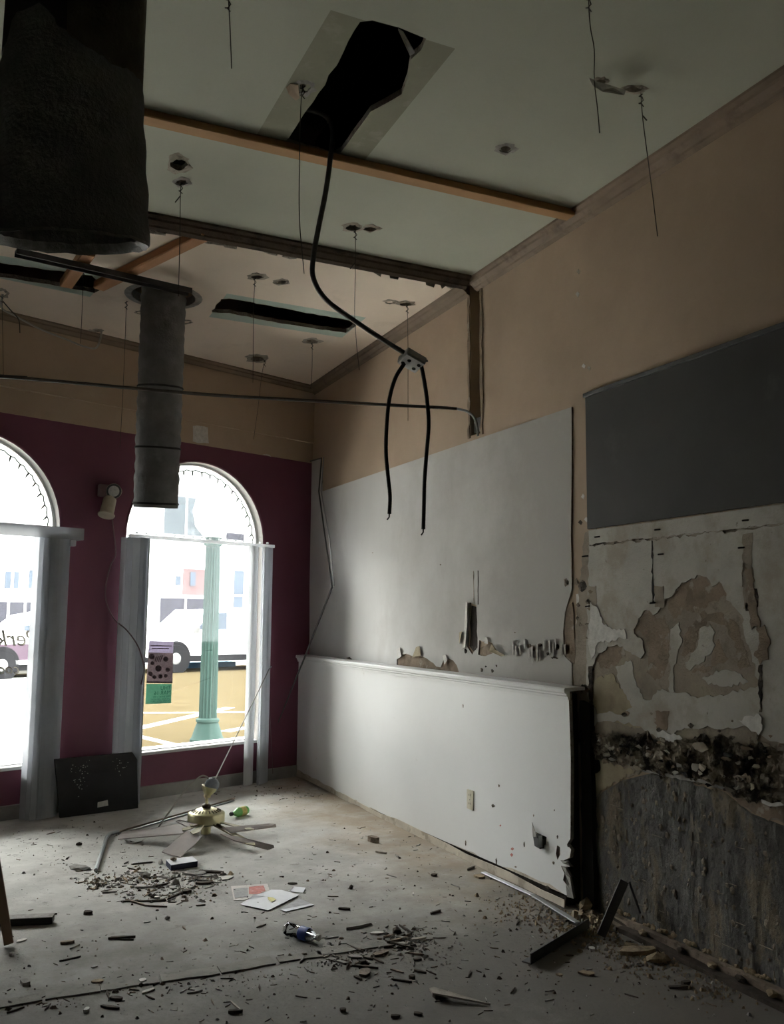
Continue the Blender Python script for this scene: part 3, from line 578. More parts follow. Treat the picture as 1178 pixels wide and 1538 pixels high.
dh = [(DUCT.x+.225*math.cos(k*PI/12), DUCT.y+.225*math.sin(k*PI/12)) for k in range(24)]
far_holes = [fo1, fo2, dh, ell(386, 415, 9, 3, sd=8), ell(386, 538, 14, 4.5, sd=10), ell(610, 456, 12, 3, sd=12), ell(469, 512, 8, 2, sd=11), ell(147, 496, 7, 2, sd=14), ell(424, 423, 7, 2.5, sd=9)]
yl = CORNER.y - D.y*(WX-XL)/D.x
far_edge = rag([(XL, 5.20), (.82, 5.235), (1.3, 5.19), (1.9, 5.215), (2.3, 5.20), (2.75, 5.17), (WX+.1, 5.15)], .06, .016, 64, close=False)+[(WX+.1, 5.15)]
fc = struct(sheet('ceiling.001', far_edge+[(WX+.1, YC+.2), (XL, yl+.15)], far_holes, [(band1, 1), (band2, 1)], lambda x, y: (x, y, H), (0, 0, .03), [m_ceil_cream, m_ceil_mint, m_gypsum]))
# torn rims round the ceiling holes
def rim(u, v, a, c, sd, par, mat=m_gypsum, drop=.004):
    o = ell(u, v, a*1.35, c*1.4, 16, sd, .30); i_ = ell(u, v, a*.80, c*.80, 16, sd+50, .22); n = 16
    vs = [(x, y, H-.0012) for x, y in o]+[(x, y, H-drop-.002) for x, y in i_]+[(x, y, H+.02) for x, y in i_]
    fs = [[k, (k+1) % n, n+(k+1) % n, n+k] for k in range(n)]+[[n+k, n+(k+1) % n, 2*n+(k+1) % n, 2*n+k] for k in range(n)]
    return B().add(vs, fs).out('torn_rim', mat, par)
for k, (u, v, a, c) in enumerate([(269, 246, 15, 10), (272, 273, 11, 5), (530, 341, 13, 5), (556, 343, 11, 4), (760, 223, 12, 6), (903, 121, 8, 4), (952, 133, 16, 5), (455, 131, 14, 9)]): rim(u, v, a, c, 100+k, near_c, m_chip_g if k in (1, 4, 7) else m_gypsum)
for k, (u, v, a, c) in enumerate([(386, 415, 12, 3.5), (424, 423, 10, 3.5), (386, 538, 13, 4.5), (610, 456, 12, 3), (586, 453, 8, 2.5), (469, 512, 11, 3), (147, 496, 7, 2), (280, 483, 8, 2.5), (210, 469, 6, 2), (2, 440, 9, 6), (135, 498, 6, 2)]): rim(u, v, a, c, 120+k, fc)
n = 28; vs = []
for rr, z in ((.275, H-.001), (.262, H-.004), (.225, H-.004), (.222, H+.06)): vs += [(DUCT.x+rr*math.cos(2*PI*k/n), DUCT.y+rr*math.sin(2*PI*k/n), z) for k in range(n)]
B().add(vs, [[j*n+k, j*n+(k+1) % n, (j+1)*n+(k+1) % n, (j+1)*n+k] for j in range(3) for k in range(n)]).out('duct_collar', m_chip_g, fc, smooth=True)
def flake(pts, zs, par, mat=m_gypsum):
    return B().prism([fl(u, v, H-z) for (u, v), z in zip(pts, zs)], (0, 0, .008)).out('hanging_flake', mat, par)
flake([(885, 118), (897, 125), (925, 133), (940, 138), (938, 143), (905, 138), (890, 128)], (.002, .03, .05, .03, .06, .07, .03), near_c, m_chip_w)
flake([(430, 132), (436, 126), (448, 128), (450, 148), (444, 151), (434, 142)], (.002, .002, .01, .02, .02, .015), near_c, m_tan)
flake([(598, 45), (606, 50), (623, 80), (616, 84)], (-.03, -.03, .03, .03), near_c, m_chip_w)
for pts in ([(300, 352), (318, 350), (330, 358), (326, 364), (306, 362)], [(560, 402), (575, 404), (572, 416), (562, 410)], [(585, 410), (600, 414), (598, 420), (586, 418)], [(640, 420), (655, 424), (652, 432), (640, 428)], [(660, 424), (672, 428), (664, 434)]):
    flake(pts, [.0, .01, .05, .06, .02][:len(pts)], fc)
# gap left by the removed partition: header, lath scraps
B().box(((XL+WX)/2, 5.13, H+.16), WX-XL, .30, .10).out('header_joist', m_darkwood, fc)
B().box(((XL+WX)/2, 5.075, H+.05), WX-XL, .06, .12).out('header_joist', m_darkwood, fc)
b = B(); rnd = random.Random(9)
for i in range(70):
    x = rnd.uniform(-1.2, 2.95); b.lump((x, 5.2+rnd.uniform(-.05, .02), H-.004), .05, .02, .016, i, .5)
b.out('plaster_crumbs', m_gypsum, fc, kind='stuff')
# void above the ceilings
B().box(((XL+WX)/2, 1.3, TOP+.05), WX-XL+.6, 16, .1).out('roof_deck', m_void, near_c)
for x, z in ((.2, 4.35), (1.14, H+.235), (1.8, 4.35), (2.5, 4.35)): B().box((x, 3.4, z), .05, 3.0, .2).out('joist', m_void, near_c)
# cornices
cr = [(.0, 0.0), (.085, .0), (.083, -.012), (.062, -.022), (.058, -.034), (.030, -.052), (.026, -.062), (.012, -.068), (0, -.074)]
def cornice(name, a, n_, length, d):
    return struct(B().prism([Vector(a)+Vector(n_)*x+Vector((0, 0, z)) for x, z in cr], Vector(d)*length).out(name, m_crown))
cornice('trim_1', (WX-.001, -1.5, H-.001), (-1, 0, 0), 6.54, (0, 1, 0))
cornice('trim_2', (WX-.001, 5.14, H-.001), (-1, 0, 0), 3.1, (0, 1, 0))
q = S(0, H-.001, .001); cornice('trim_3', q, -N, 7.8, -D)
trim4 = cornice('trim_4', (WX-.09, 5.05, H-.001), (0, -1, 0), WX-.09-XL, (-1, 0, 0)); trim4.data.materials[0] = m_crown_d
# back and left walls (behind the camera)
struct(B().box((XL-.1, 0, 2.3), .2, 13, 4.6).out('wall_left', m_tan_dark)); struct(B().box((-.8, YB-.1, 2.3), 8, .2, 4.6).out('wall_back', m_tan_dark))
COL.objects['wall_left'].data.materials[0] = m_tan_dark

# storefront wall with arched openings
WIN = [(1.285, .70), (3.256, .70)]; SILL = .355; SPR = 2.17
def arch(c, r, zb, n=28, rr=0.0): return [(c-r+rr, zb), (c+r-rr, zb)]+[(c+(r-rr)*math.cos(PI*k/n), SPR+(r-rr)*math.sin(PI*k/n)) for k in range(n+1)]
holes = [arch(c, r, SILL) for c, r in WIN]
wf = struct(sheet('wall_front', [(-.2, 0), (8.1, 0), (8.1, 3.03), (-.2, 3.03)], holes, [], lambda s, z: S(s, z), N*.13, [m_maroon, m_reveal]))
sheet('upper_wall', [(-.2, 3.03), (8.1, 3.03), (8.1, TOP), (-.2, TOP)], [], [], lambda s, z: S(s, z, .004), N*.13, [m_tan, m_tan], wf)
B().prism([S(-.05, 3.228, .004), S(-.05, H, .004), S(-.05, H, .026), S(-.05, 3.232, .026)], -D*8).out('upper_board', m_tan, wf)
B().prism([S(1.10+a, z, .0045) for a, z in rag([(.12, 3.06), (.29, 3.05), (.29, 3.19), (.13, 3.20)], .05, .012, 4)], -N*.003).out('bare_patch', m_chip_w, wf)
B().prism([S(a, z, .0045) for a, z in rag([(.52, 3.025), (.62, 3.03), (.58, 3.05), (.53, 3.045)], .03, .01, 5)], -N*.003).out('bare_patch', m_chip_w, wf)
struct(B().prism([S(-.05, 0, .0), S(-.05, 0, .014), S(-.05, .10, .014), S(-.05, .105, .0)], -D*8).out('baseboard_front', m_basegrey))
for i, (c, r) in enumerate(WIN):
    f0 = bpy.data.objects.new('window_%d' % (i+1), None); COL.objects.link(f0); f0.location = S(c, SILL); f0['kind'] = 'structure'; f0['_root'] = 1; f0['_org'] = list(S(c, SILL))
    # outer frame ring, sill, two panes
    o = arch(c, r-.002, SILL+.002); inn = arch(c, r-.002, SILL+.03, rr=.018)
    n = len(o); vs = [S(a, z, -.125) for a, z in o]+[S(a, z, -.125) for a, z in inn]+[S(a, z, -.085) for a, z in o]+[S(a, z, -.085) for a, z in inn]
    fs = []
    for k in range(n):
        k2 = (k+1) % n; fs += [[k, k2, n+k2, n+k], [2*n+k, 2*n+k2, 3*n+k2, 3*n+k], [n+k, n+k2, 3*n+k2, 3*n+k], [k, k2, 2*n+k2, 2*n+k]]
    B().add(vs, fs).out('window_frame', m_frame, f0)
    B().box(S(c, SILL+.012, -.035), 2*r-.01, .10, .024, (D, N, Vector((0, 0, 1)))).out('sill', m_frame, f0)
    ZF = 1.275
    B().prism([S(a, z, -.104) for a, z in ((c-r+.04, SILL+.045), (c+r-.04, SILL+.045), (c+r-.04, ZF), (c-r+.04, ZF))], N*-.004).out('pane', g_clear, f0)
    B().prism([S(a, z, -.104) for a, z in [(c-r+.04, ZF), (c+r-.04, ZF)]+[(c+(r-.04)*math.cos(PI*k/24), SPR+(r-.04)*math.sin(PI*k/24)) for k in range(25)]], N*-.004).out('pane', g_haze, f0)
    pe = [S(c+(r+.012)*math.cos(PI*k/28), SPR+(r+.012)*math.sin(PI*k/28), .002) for k in range(29)]
    B().tube(pe, .010, 6).out('arch_edge', m_maroon, f0)

# ================================================================== OUTSIDE
GZ = -.1
def gd(u, v): return fl(u, v, GZ)
def EX(s, o, z): p = CORNER - D*s + N*o; return Vector((p.x, p.y, z))            # s along the front, o outwards
def exs(p): q = Vector(p)-CORNER; return (-q.dot(D), q.dot(N))
UPV = Vector((0, 0, 1))
st = struct(B().prism([EX(40, .14, GZ), EX(-60, .14, GZ), EX(-60, 90, GZ), EX(40, 90, GZ)], (0, 0, -.1)).out('street', m_street))
def road_line(name, u0, v0, u1, v1, wd, mat=m_line):
    a = gd(u0, v0); c = gd(u1, v1); d = (c-a).normalized(); n_ = Vector((-d.y, d.x, 0))*wd
    return B().prism([a-n_/2, c-n_/2, c+n_/2, a+n_/2], (0, 0, .006)).out(name, mat, st)
road_line('painted_line', 200, 1096, 345, 1063, .20); road_line('painted_line', 195, 1103, 262, 1119, .13); road_line('painted_line', 195, 1071, 372, 1070, .14); road_line('painted_line', 338, 1099, 370, 1093, .18)
a = [gd(120, 1260), gd(112, 1018), gd(-300, 1018), gd(-300, 1260)]
B().prism(a, (0, 0, .008)).out('pale_paving', m_concrete_pale, st)
sTr, oTr = exs(gd(258, 1011))
B().prism([EX(14, .16, GZ), EX(-6, .16, GZ), EX(-6, 2.9, GZ), EX(14, 2.9, GZ)], (0, 0, .06)).out('bounce_pavement', m_concrete_pale, st)  # unseen below the sill, added pale to bounce light onto the ceilings
B().prism([EX(30, oTr+2.3, GZ), EX(-40, oTr+2.3, GZ), EX(-40, oTr+6, GZ), EX(30, oTr+6, GZ)], (0, 0, .15)).out('far_pavement', m_concrete_pale, st)
B().prism([EX(sTr-1.2, oTr+2.28, GZ), EX(sTr-3.4, oTr+2.28, GZ), EX(sTr-3.4, oTr+2.28, GZ+.16), EX(sTr-1.2, oTr+2.28, GZ+.16)], N*-.5).out('blue_kerb', m_kerb_blue, st)
# lamp post
lb = gd(311, 1113); r0 = .082
t = thing('street_lamp', 'green fluted street lamp post outside the right arched window', 'street lamp', lb)
B().lathe([(.22, 0), (.22, .03), (.20, .05), (.165, .16), (.135, .24), (.15, .25), (.15, .28), (.115, .30)], lb, seg=32).out('base', m_lamp, t, smooth=True)
B().lathe([(.108, .28), (.105, 1.0), (.092, 2.2), (.086, 2.52)], lb, seg=64, flute=.09, nfl=16).out('post', m_lamp, t)
B().lathe([(.086, 2.52), (.12, 2.54), (.13, 2.58), (.09, 2.61), (.12, 2.64)], lb, seg=24).out('capital', m_lamp, t, smooth=True)
B().lathe([(.12, 2.64), (.24, 2.79), (.28, 3.0), (.20, 3.3), (.08, 3.45), (.02, 3.55)], lb, seg=24).out('lantern_globe', m_bldg, t, smooth=True)
# vehicles: side profile (length back from the nose, height) pushed across the width
def vehicle(name, label, s0, o0, prof, lower, win, wheels, wr_, m_up, m_lo, wid=1.85):
    L0 = EX(s0, o0, GZ); t = thing(name, label, 'truck' if 'truck' in name else 'car', L0)
    def P(x, z, o): return EX(s0-x, o0+o, GZ+z)
    B().prism([P(x, z, 0) for x, z in prof], N*wid).out('body', m_up, t)
    B().prism([P(x, z, -.012) for x, z in lower], N*(wid+.024)).out('lower_body', m_lo, t)
    for q in win: B().prism([P(x, z, -.014) for x, z in q], N*.01).out('window', m_winb, t)
    for x in wheels:
        wv = B().lathe([(wr_*.55, 0), (wr_*.96, .0), (wr_, .03), (wr_, .20), (wr_*.96, .23), (wr_*.55, .23)], P(x, wr_, -.03), N, 24).out('wheel', m_tyre, t, smooth=True)
        B().lathe([(wr_*.42, 0), (wr_*.36, -.015), (.05, -.02)], P(x, wr_, -.03), N, 16).out('hub_cap', m_hub, wv)
        B().lathe([(wr_*1.22, 0), (wr_*1.22, .004)], P(x, wr_*1.05, -.016), N, 24).out('wheel_arch', m_tyre, t)
    return t, P
t, P = vehicle('pickup_truck', 'white pickup truck parked across the street behind the lamp post', sTr+.7, oTr, [(0, .45), (0, .92), (.12, 1.08), (.95, 1.16), (1.15, 1.22), (1.85, 1.80), (3.3, 1.84), (3.5, 1.3), (5.3, 1.28), (5.35, .45)], [(0, .30), (0, .48), (5.36, .48), (5.36, .30)], [[(1.45, 1.22), (1.95, 1.7), (2.5, 1.72), (2.5, 1.22)]], [.80, 4.3], .40, m_car_w, m_tyre)
B().box(P(1.40, 1.20, -.12), .10, .2, .18, (D, N, UPV)).out('wing_mirror', m_charcoal, t)
sC, oC = exs(gd(4, 1021))
t, P = vehicle('two_tone_car', 'white and plum two tone car parked beyond the left arched window', sC+1.0, oC, [(.1, .5), (.1, .98), (.9, 1.08), (1.35, 1.22), (1.85, 1.60), (2.5, 1.72), (2.9, 1.72), (3.3, 1.5), (3.6, 1.05), (3.65, .5)], [(0, .42), (0, .86), (3.7, .90), (3.7, .42)], [], [.95, 2.9], .36, m_car_w, m_car_p)
B().prism([P(0, .36, -.016), P(3.7, .36, -.016), P(3.7, .47, -.016), P(0, .47, -.016)], N*.02).out('white_sill', m_car_w, t)
B().prism([P(.2, .2, .1), P(3.5, .2, .1), P(3.5, .36, .1), P(.2, .36, .1)], N*1.6).out('underbody', m_tyre, t)
B().box(P(1.55, 1.28, -.10), .22, .16, .15, (D, N, UPV)).out('wing_mirror', m_winb, t)
# buildings: facades parallel to the storefront, real depth
oB = oTr+6
def face(u, v, o=oB): d = ray(u, v); t_ = (CN+o-N.dot(CAM))/N.dot(d); p = CAM+d*t_; return exs(p)[0], p.z
def block(name, label, s0, s1, h, depth, o=oB, mat=m_bldg, cat='building'):
    L0 = EX((s0+s1)/2, o, GZ); t = thing(name, label, cat, L0)
    B().prism([EX(s0, o, GZ), EX(s1, o, GZ), EX(s1, o, h), EX(s0, o, h)], N*depth).out('wall', mat, t)
    B().prism([EX(s0+.2, o-.25, h), EX(s1-.2, o-.25, h), EX(s1-.2, o-.25, h+.4), EX(s0+.2, o-.25, h+.4)], N*(depth+.3)).out('cornice', mat, t)
    return t
def bwin(t, u0, v0, u1, v1, o=oB, mat=m_winb, bars=(1, 1)):
    s0, z0 = face(u0, v0, o); s1, z1 = face(u1, v1, o)
    f = B().prism([EX(s0, o-.03, z0), EX(s1, o-.03, z0), EX(s1, o-.03, z1), EX(s0, o-.03, z1)], N*.02).out('window', mat, t)
    m_ = B()
    for k in range(1, bars[0]+1): q = s0+(s1-s0)*k/(bars[0]+1); m_.box(EX(q, o-.05, (z0+z1)/2), .07, .05, abs(z1-z0), (D, N, UPV))
    for k in range(1, bars[1]+1): q = z0+(z1-z0)*k/(bars[1]+1); m_.box(EX((s0+s1)/2, o-.05, q), abs(s1-s0), .05, .07, (D, N, UPV))
    if m_.v: m_.out('glazing_bar', m_bldg, f)
    return f
s_a = face(246, 900)[0]
t = block('white_building', 'long white building with tall windows across the street', s_a+34, s_a-26, 10.5, 9)
bwin(t, -40, 903, 58, 968, mat=m_shade, bars=(3, 0)); bwin(t, 8, 858, 27, 884, bars=(1, 0)); bwin(t, 44, 856, 66, 884, bars=(1, 0)); bwin(t, -30, 858, -10, 884, bars=(1, 0))
bwin(t, 248, 743, 309, 806, mat=m_wing, bars=(1, 0)); bwin(t, 275, 854, 313, 894, mat=m_brick_refl, bars=(0, 0)); bwin(t, 286, 859, 293, 880, o=oB-.06, bars=(0, 0)); bwin(t, 264, 865, 271, 879, bars=(0, 0))  # reflected trees and pink house painted as coloured panes
bwin(t, 241, 898, 311, 966, mat=m_shade, bars=(1, 0))
bwin(t, 352, 857, 365, 893, bars=(0, 0)); bwin(t, 351, 896, 364, 913, bars=(0, 0)); bwin(t, 384, 857, 394, 893, bars=(0, 0)); bwin(t, 340, 800, 366, 812, mat=m_shade, bars=(0, 0))

# ================================================================== WINDOW DRESSING
def slat(s, off, yaw, z0, z1, wd=.127, mat=m_blind, curve=.012):
    c = math.cos(yaw); sn = math.sin(yaw); ax = -D*c + -N*sn; nn = (-D*-sn + -N*c)
    top = S(s, z1, off); pts = []
    for k in range(5):
        x = -wd/2+wd*k/4; e = curve*(1-(2*k/4-1)**2); pts.append(top+ax*x+nn*e)
    n_ = len(pts); off_ = nn*.003; ring = pts+[p+off_ for p in pts[::-1]]
    return B().prism(ring, (0, 0, z0-z1)), mat
# right-hand arched window: bare head rail with slats gathered at both ends
t = thing('vertical_blind', 'grey vertical blind gathered to both sides of the right arched window', 'blind', S(1.285, 0, .13))
B().box(S(1.285, 2.155, .12), 1.47, .045, .028, (D, N, UPV)).out('head_rail', m_blind_l, t)
for k in range(16): B().box(S(.62+k*.089, 2.183, .12), .02, .012, .016, (D, N, UPV)).out('carrier_clip', m_blind_l, t)
for s, off, yaw, mat, z0 in [(.800, .155, .25, m_blind_l, .02), (.775, .10, .5, m_blind, .30), (.70, .165, 1.15, m_blind_l, .015), (.655, .15, .35, m_blind, .012), (.615, .125, .2, m_blind, .012), (.585, .10, .55, m_blind, .02)]:
    bb, mm = slat(s, off, yaw, z0, 2.14, mat=mat); bb.out('slat', mm, t)
for s, off, yaw, mat, z0 in [(2.01, .09, -.1, m_blind, .02), (1.985, .115, .15, m_blind, .02), (1.95, .14, .35, m_blind_l, .02), (1.93, .10, -.2, m_blind, .02), (1.90, .15, .55, m_blind, .02), (1.875, .17, 1.1, m_blind, .02), (1.865, .13, .7, m_blind, .03)]:
    bb, mm = slat(s, off, yaw, z0, 2.14, mat=mat); bb.out('slat', mm, t)
cp = [sfp(u, v, .10) for u, v in ((405, 828), (405, 950), (403, 1010), (406, 1080), (410, 1162))]
B().tube(spline(cp, 5), .0025, 5).out('pull_cord', m_emer_b, t)
# left window: boxed valance and thick stack
t = thing('vertical_blind', 'grey vertical blind with boxed valance at the left arched window', 'blind', S(3.25, 0, .16))
v_ = B()
v_.box(S(3.25, 2.128, .20), 1.60, .012, .09, (D, N, UPV)); v_.box(S(3.25, 2.168, .12), 1.60, .16, .012, (D, N, UPV)); v_.box(S(2.456, 2.128, .12), .012, .16, .09, (D, N, UPV))
v_.out('valance', m_blind, t); B().box(S(3.25, 2.135, .13), 1.50, .045, .03, (D, N, UPV)).out('head_rail', m_blind_l, t)
for s, off, yaw in [(2.735, .12, -.2), (2.715, .155, .1), (2.69, .17, .2), (2.665, .18, .0), (2.64, .185, .12), (2.61, .18, .25), (2.585, .165, .45), (2.56, .14, .7), (2.545, .11, .95)]:
    bb, mm = slat(s, off, yaw, .012, 2.12); bb.out('slat', mm, t)
B().box(S(2.515, 2.06, .14), .05, .05, .05, (D, N, UPV)).out('cord_weight', m_blind_l, t)
# string lights round the arches
for wi, lab in ((0, 'string of small fairy lights hanging in the right arch'), (1, 'string of small fairy lights hanging in the left arch')):
    c, r = WIN[wi]; pts = []; rnd = random.Random(wi)
    for k in range(41):
        a = PI*k/40*.62-.02; rr = r-.055-.012*abs(math.sin(k*1.05)); pts.append(S(c-rr*math.cos(a), SPR+rr*math.sin(a)-.004, -.075))
    t = thing('string_lights', lab, 'fairy lights', pts[20])
    B().tube(pts, .0055, 5).out('wire', m_xmas, t)
    for k in range(1, 40, 3):
        d = (S(c, SPR, -.075)-pts[k]).normalized(); d = (d+Vector((0, 0, -.6))+D*rnd.uniform(-.4, .4)).normalized()
        B().tube([pts[k], pts[k]+d*.02, pts[k]+d*.045], [.008, .008, .004], 5).out('bulb', m_bulb if k % 2 else m_xmas, t)
# flyers on the glass (seen from behind, the writing mirrored)
po = -.100
def fq(pts, off=po): return [sfp(u, v, off) for u, v in pts]
t = thing('window_flyer', 'purple grey show flyer taped to the right window above green one', 'flyer', sfp(240, 1026, po))
q = fq([(222.8, 980), (260.2, 981), (259, 1026), (220, 1025)]); B().prism(q, -N*.001).out('sheet', m_poster, t)
b = B(); rnd = random.Random(2)
for u, v, a in [(228, 986, 4.5), (229, 996, 3), (249, 990, 4), (238, 1004, 5), (252, 1006, 3.5), (226, 1012, 3.5), (232, 1017, 3), (241, 1016, 3.5), (249, 1015, 3)]:
    b.prism(fq([(u+a*math.cos(k*PI/5), v+a*math.sin(k*PI/5)) for k in range(10)], po+.0015), -N*.0004)
for k in range(4): b.prism(fq([(234+k*3.2, 986-k*.6), (235.6+k*3.2, 986-k*.6), (233.4+k*2.6, 994), (232.4+k*2.4, 994)], po+.0015), -N*.0004)
for k, (w0, w1) in enumerate([(226, 258), (228, 254)]): b.prism(fq([(w0, 969+k*4), (w1, 969.5+k*4), (w1, 971+k*4), (w0, 970.5+k*4)], po+.0015), -N*.0004)
b.prism(fq([(220.2, 1023), (259, 1024), (259, 1026.5), (220, 1026)], po+.0015), -N*.0004)
b.out('print', m_poster_i, t)
B().prism(fq([(224.2, 962.4), (260.8, 963.4), (260, 981), (222.4, 980)], po+.0008), -N*.0004).out('glare_top_strip', m_poster_t, t)  # paler top strip: glare on the glass painted into the sheet
t = thing('window_flyer', 'green event flyer with dark lettering taped low on the right window', 'flyer', sfp(238, 1058, po))
q = fq([(220, 1027), (258, 1027), (257, 1056), (218.5, 1057.5)], po+.002); B().prism(q, -N*.001).out('sheet', m_poster_g, t)
b = B(); ax = -D; W_ = (q[1]-q[0]).length
def put(b, txt, x, zt, h, org=None, scale=1.0, shear=0.0): vs, fs = text_verts(txt, h*1.35, org+(-D)*x+UPV*zt, -D*scale, UPV, shear); b.add(vs, fs)
org = q[1]+(-N)*.0025
for txt, x, zt, h in [('THU', .010, -.048, .036), ('MAR 16', .008, -.088, .036), ('FREE ENTRY 7 PM', .012, -.112, .0155), ('LIVE MUSIC AND FOOD', .012, -.130, .0125), ('DOORS OPEN EARLY', .014, -.147, .0145), ('ALL WELCOME INSIDE', .012, -.162, .011)]: put(b, txt, x, zt, h, org)
b.out('print', m_poster_gi, t)
# vinyl lettering on the left pane, read from the street
t = thing('window_lettering', 'cream script lettering on the left window glass', 'lettering', sfp(30, 985, po))
for txt, o1, hh in (('Perks', sfp(58, 969, po), .125), ('coo', sfp(30, 1011, po), .080)):
    for nm, mt, off_, lift_ in (('outline', m_hub, .0025, 0.0), ('letters', m_letter, -.0005, .0012)):
        vs, fs = text_verts(txt, hh*1.35, o1-N*lift_, -D, UPV, .25, off_); B().add(vs, fs).out(nm, mt, t)
# emergency light and its cord
e0 = sfp(160, 742); t = thing('emergency_light', 'old beige emergency light with two lamp heads on maroon pier', 'emergency light', e0)
sE, zE = sz(158, 738)
B().box(S(sE+.01, zE+.0, .03), .12, .06, .10, (D, N, UPV)).out('body', m_emer_b, t)
h1_ = B().lathe([(.035, -.14), (.05, -.12), (.058, -.02), (.062, .0)], S(sE-.01, zE-.01, .13), (-N*.8-D*.55-UPV*.12), 24).out('lamp_head', m_emer, t, smooth=True)
dr = (-N*.8-D*.55-UPV*.12).normalized(); hc = S(sE-.01, zE-.01, .13)
B().lathe([(.060, .001), (.050, .004), (.044, .0)], hc, dr, 24).out('bezel', m_steel, h1_); B().lathe([(.046, .0), (.03, .008), (.005, .012)], hc, dr, 20).out('lens', m_lens, h1_, smooth=True)
d2 = (-UPV*.92+D*-.30-N*.25).normalized(); c2 = S(sE-.005, zE-.06, .085)
h2_ = B().lathe([(.038, 0), (.052, .015), (.056, .14), (.06, .155), (.06, .162)], c2, d2, 24).out('lamp_head', m_emer, t, smooth=True)
B().lathe([(.060, .0), (.068, .004), (.066, .012)], c2+d2*.155, d2, 24).out('bezel', m_emer, h2_, smooth=True)
cp = [sfp(u, v, .015) for u, v in ((167, 765), (171, 800), (174, 832), (166, 850), (159, 880), (160, 905), (172, 930))]+[sfp(u, v, .22) for u, v in ((190, 946), (206, 968), (214, 990), (216, 1008), (212, 1028))]
B().tube(spline(cp, 6), .0055, 6).out('power_cord', m_emer_b, t)

# ================================================================== DUCTS, CABLES AND TIMBER OVERHEAD
# small black duct through the round hole
zb = (CAM+ray(234, 762)*dep(DUCT)).z; bx = dp(234, 762, dep(DUCT))
t = thing('flexible_duct', 'black flexible duct hanging from a round hole beside the windows', 'duct', (bx.x, bx.y, zb))
prof = []; k = 0; z = 0.0; Ht = 4.3-zb; rnd = random.Random(4)
while z < Ht: prof.append((.158+.0035*math.sin(k*1.9)+rnd.uniform(-.003, .003), z)); z += .028; k += 1
axd = (Vector((DUCT.x, DUCT.y, H))-Vector((bx.x, bx.y, zb))).normalized()
B().lathe([(.135, .03), (.13, -.004), (.156, -.002)]+prof[1:], (bx.x, bx.y, zb), axd, 40, caps=False).out('sleeve', m_duct, t, smooth=True)
B().lathe([(.128, .0), (.128, .4)], (bx.x, bx.y, zb+.004), axd, 32, caps=True).out('lining', m_duct_in, t)
for k, zz in enumerate((.02, .42, .86)):
    B().lathe([(.162, zz), (.166, zz+.006), (.162, zz+.014)], (bx.x, bx.y, zb), axd, 40, caps=False).out('band', m_duct_core, t, smooth=True)
# big near duct: torn outer sleeve sliding off a bare core
bb_ = dp(105, 362, 1.95); zb = bb_.z; RB = .169; rnd = random.Random(6)
t = thing('flexible_duct', 'big dark duct hanging close by with its torn outer sleeve', 'duct', (bb_.x, bb_.y, zb))
n = 48; vs = []; rows = 26; ztop = (dp(190, 70, 1.95).z-zb)
tilt = Vector((R_.x, R_.y, 0)).normalized(); fwd = Vector((_f.x, _f.y, 0)).normalized()
for j in range(rows+1):
    for k in range(n):
        a = 2*PI*k/n; dirv = tilt*math.cos(a)+fwd*math.sin(a); f_ = j/rows
        ztp = ztop+.03*math.sin(a*3+1)+.02*noise.noise(Vector((math.cos(a)*4, math.sin(a)*4, 3))); z = ztp*f_ + (1-f_)*(-.0+.045*math.sin(a))
        r = RB*(1+.025*noise.noise(Vector((dirv.x*2.2, dirv.y*2.2, z*5)))+.012*math.sin(z*60)) * (1-.10*f_-.05*max(0, f_-.85)/.15)
        vs.append(Vector((bb_.x, bb_.y, zb+z))+dirv*r-tilt*.016*f_)
B().add(vs, [[j*n+k, j*n+(k+1) % n, (j+1)*n+(k+1) % n, (j+1)*n+k] for j in range(rows) for k in range(n)]).out('sleeve', m_duct, t, smooth=True)
b = B(); vs = []
for r, dz in ((RB*1.0, 0), (RB*.985, -.006), (RB*.93, .0), (RB*.86, .012), (RB*.85, .12)):
    for k in range(n):
        a = 2*PI*k/n; dirv = tilt*math.cos(a)+fwd*math.sin(a); vs.append(Vector((bb_.x, bb_.y, zb+dz+.045*math.sin(a)+.004*noise.noise(Vector((k*.9, r*60, 1)))))+dirv*r*(1+.02*noise.noise(Vector((k*.7, 2, r*9)))))
b.add(vs, [[j*n+k, j*n+(k+1) % n, (j+1)*n+(k+1) % n, (j+1)*n+k] for j in range(4) for k in range(n)]).out('torn_rim', m_duct_rim, t, smooth=False)
B().lathe([(RB*.83, .10), (RB*.83, .9)], (bb_.x, bb_.y, zb), (0, 0, 1), 32).out('lining', m_duct_in, t)
B().lathe([(RB*.85, .4), (RB*.83, 4.35-zb)], (bb_.x-tilt.x*.018, bb_.y-tilt.y*.018, zb), (0, 0, 1), 40).out('core', m_duct_core, t, smooth=True)
# batten across the near ceiling
a = Vector((XL+2.0, 4.02, H-.020)); c = Vector((WX-.06, 3.905, H-.020))
t = tag(B().bar(a, c, .082, .038).out('ceiling_batten', m_lumber2, None, c), 'long pine batten nailed across the green ceiling to right cornice', 'batten')
def lumber(u0, v0, u1, v1, wd, thk, label, drop=.0):
    a = fl(u0, v0, H-thk-drop); c = fl(u1, v1, H-thk-drop); up = Vector((0, 0, thk/2)); return tag(B().bar(a+up, c+up, wd, thk-.002).out('timber_joist', m_lumber, None, (a+c)/2), label, 'timber')
lumber(312, 356, 148, 436, .085, .06, 'long reddish pine timber under the cream ceiling beside the duct')
lumber(133, 384, 99, 433, .085, .06, 'short reddish pine timber crossing the torn slot at far left')
a = fl(24, 376, H-.075); c = fl(286, 436, H-.075)
t = thing('steel_channel', 'dark steel channel lying under the pine timbers beside the black duct', 'channel', (a+c)/2)
B().bar(a, c, .07, .012).out('web', m_steel, t); dn = (c-a).normalized(); sd_ = Vector((-dn.y, dn.x, 0))*.032
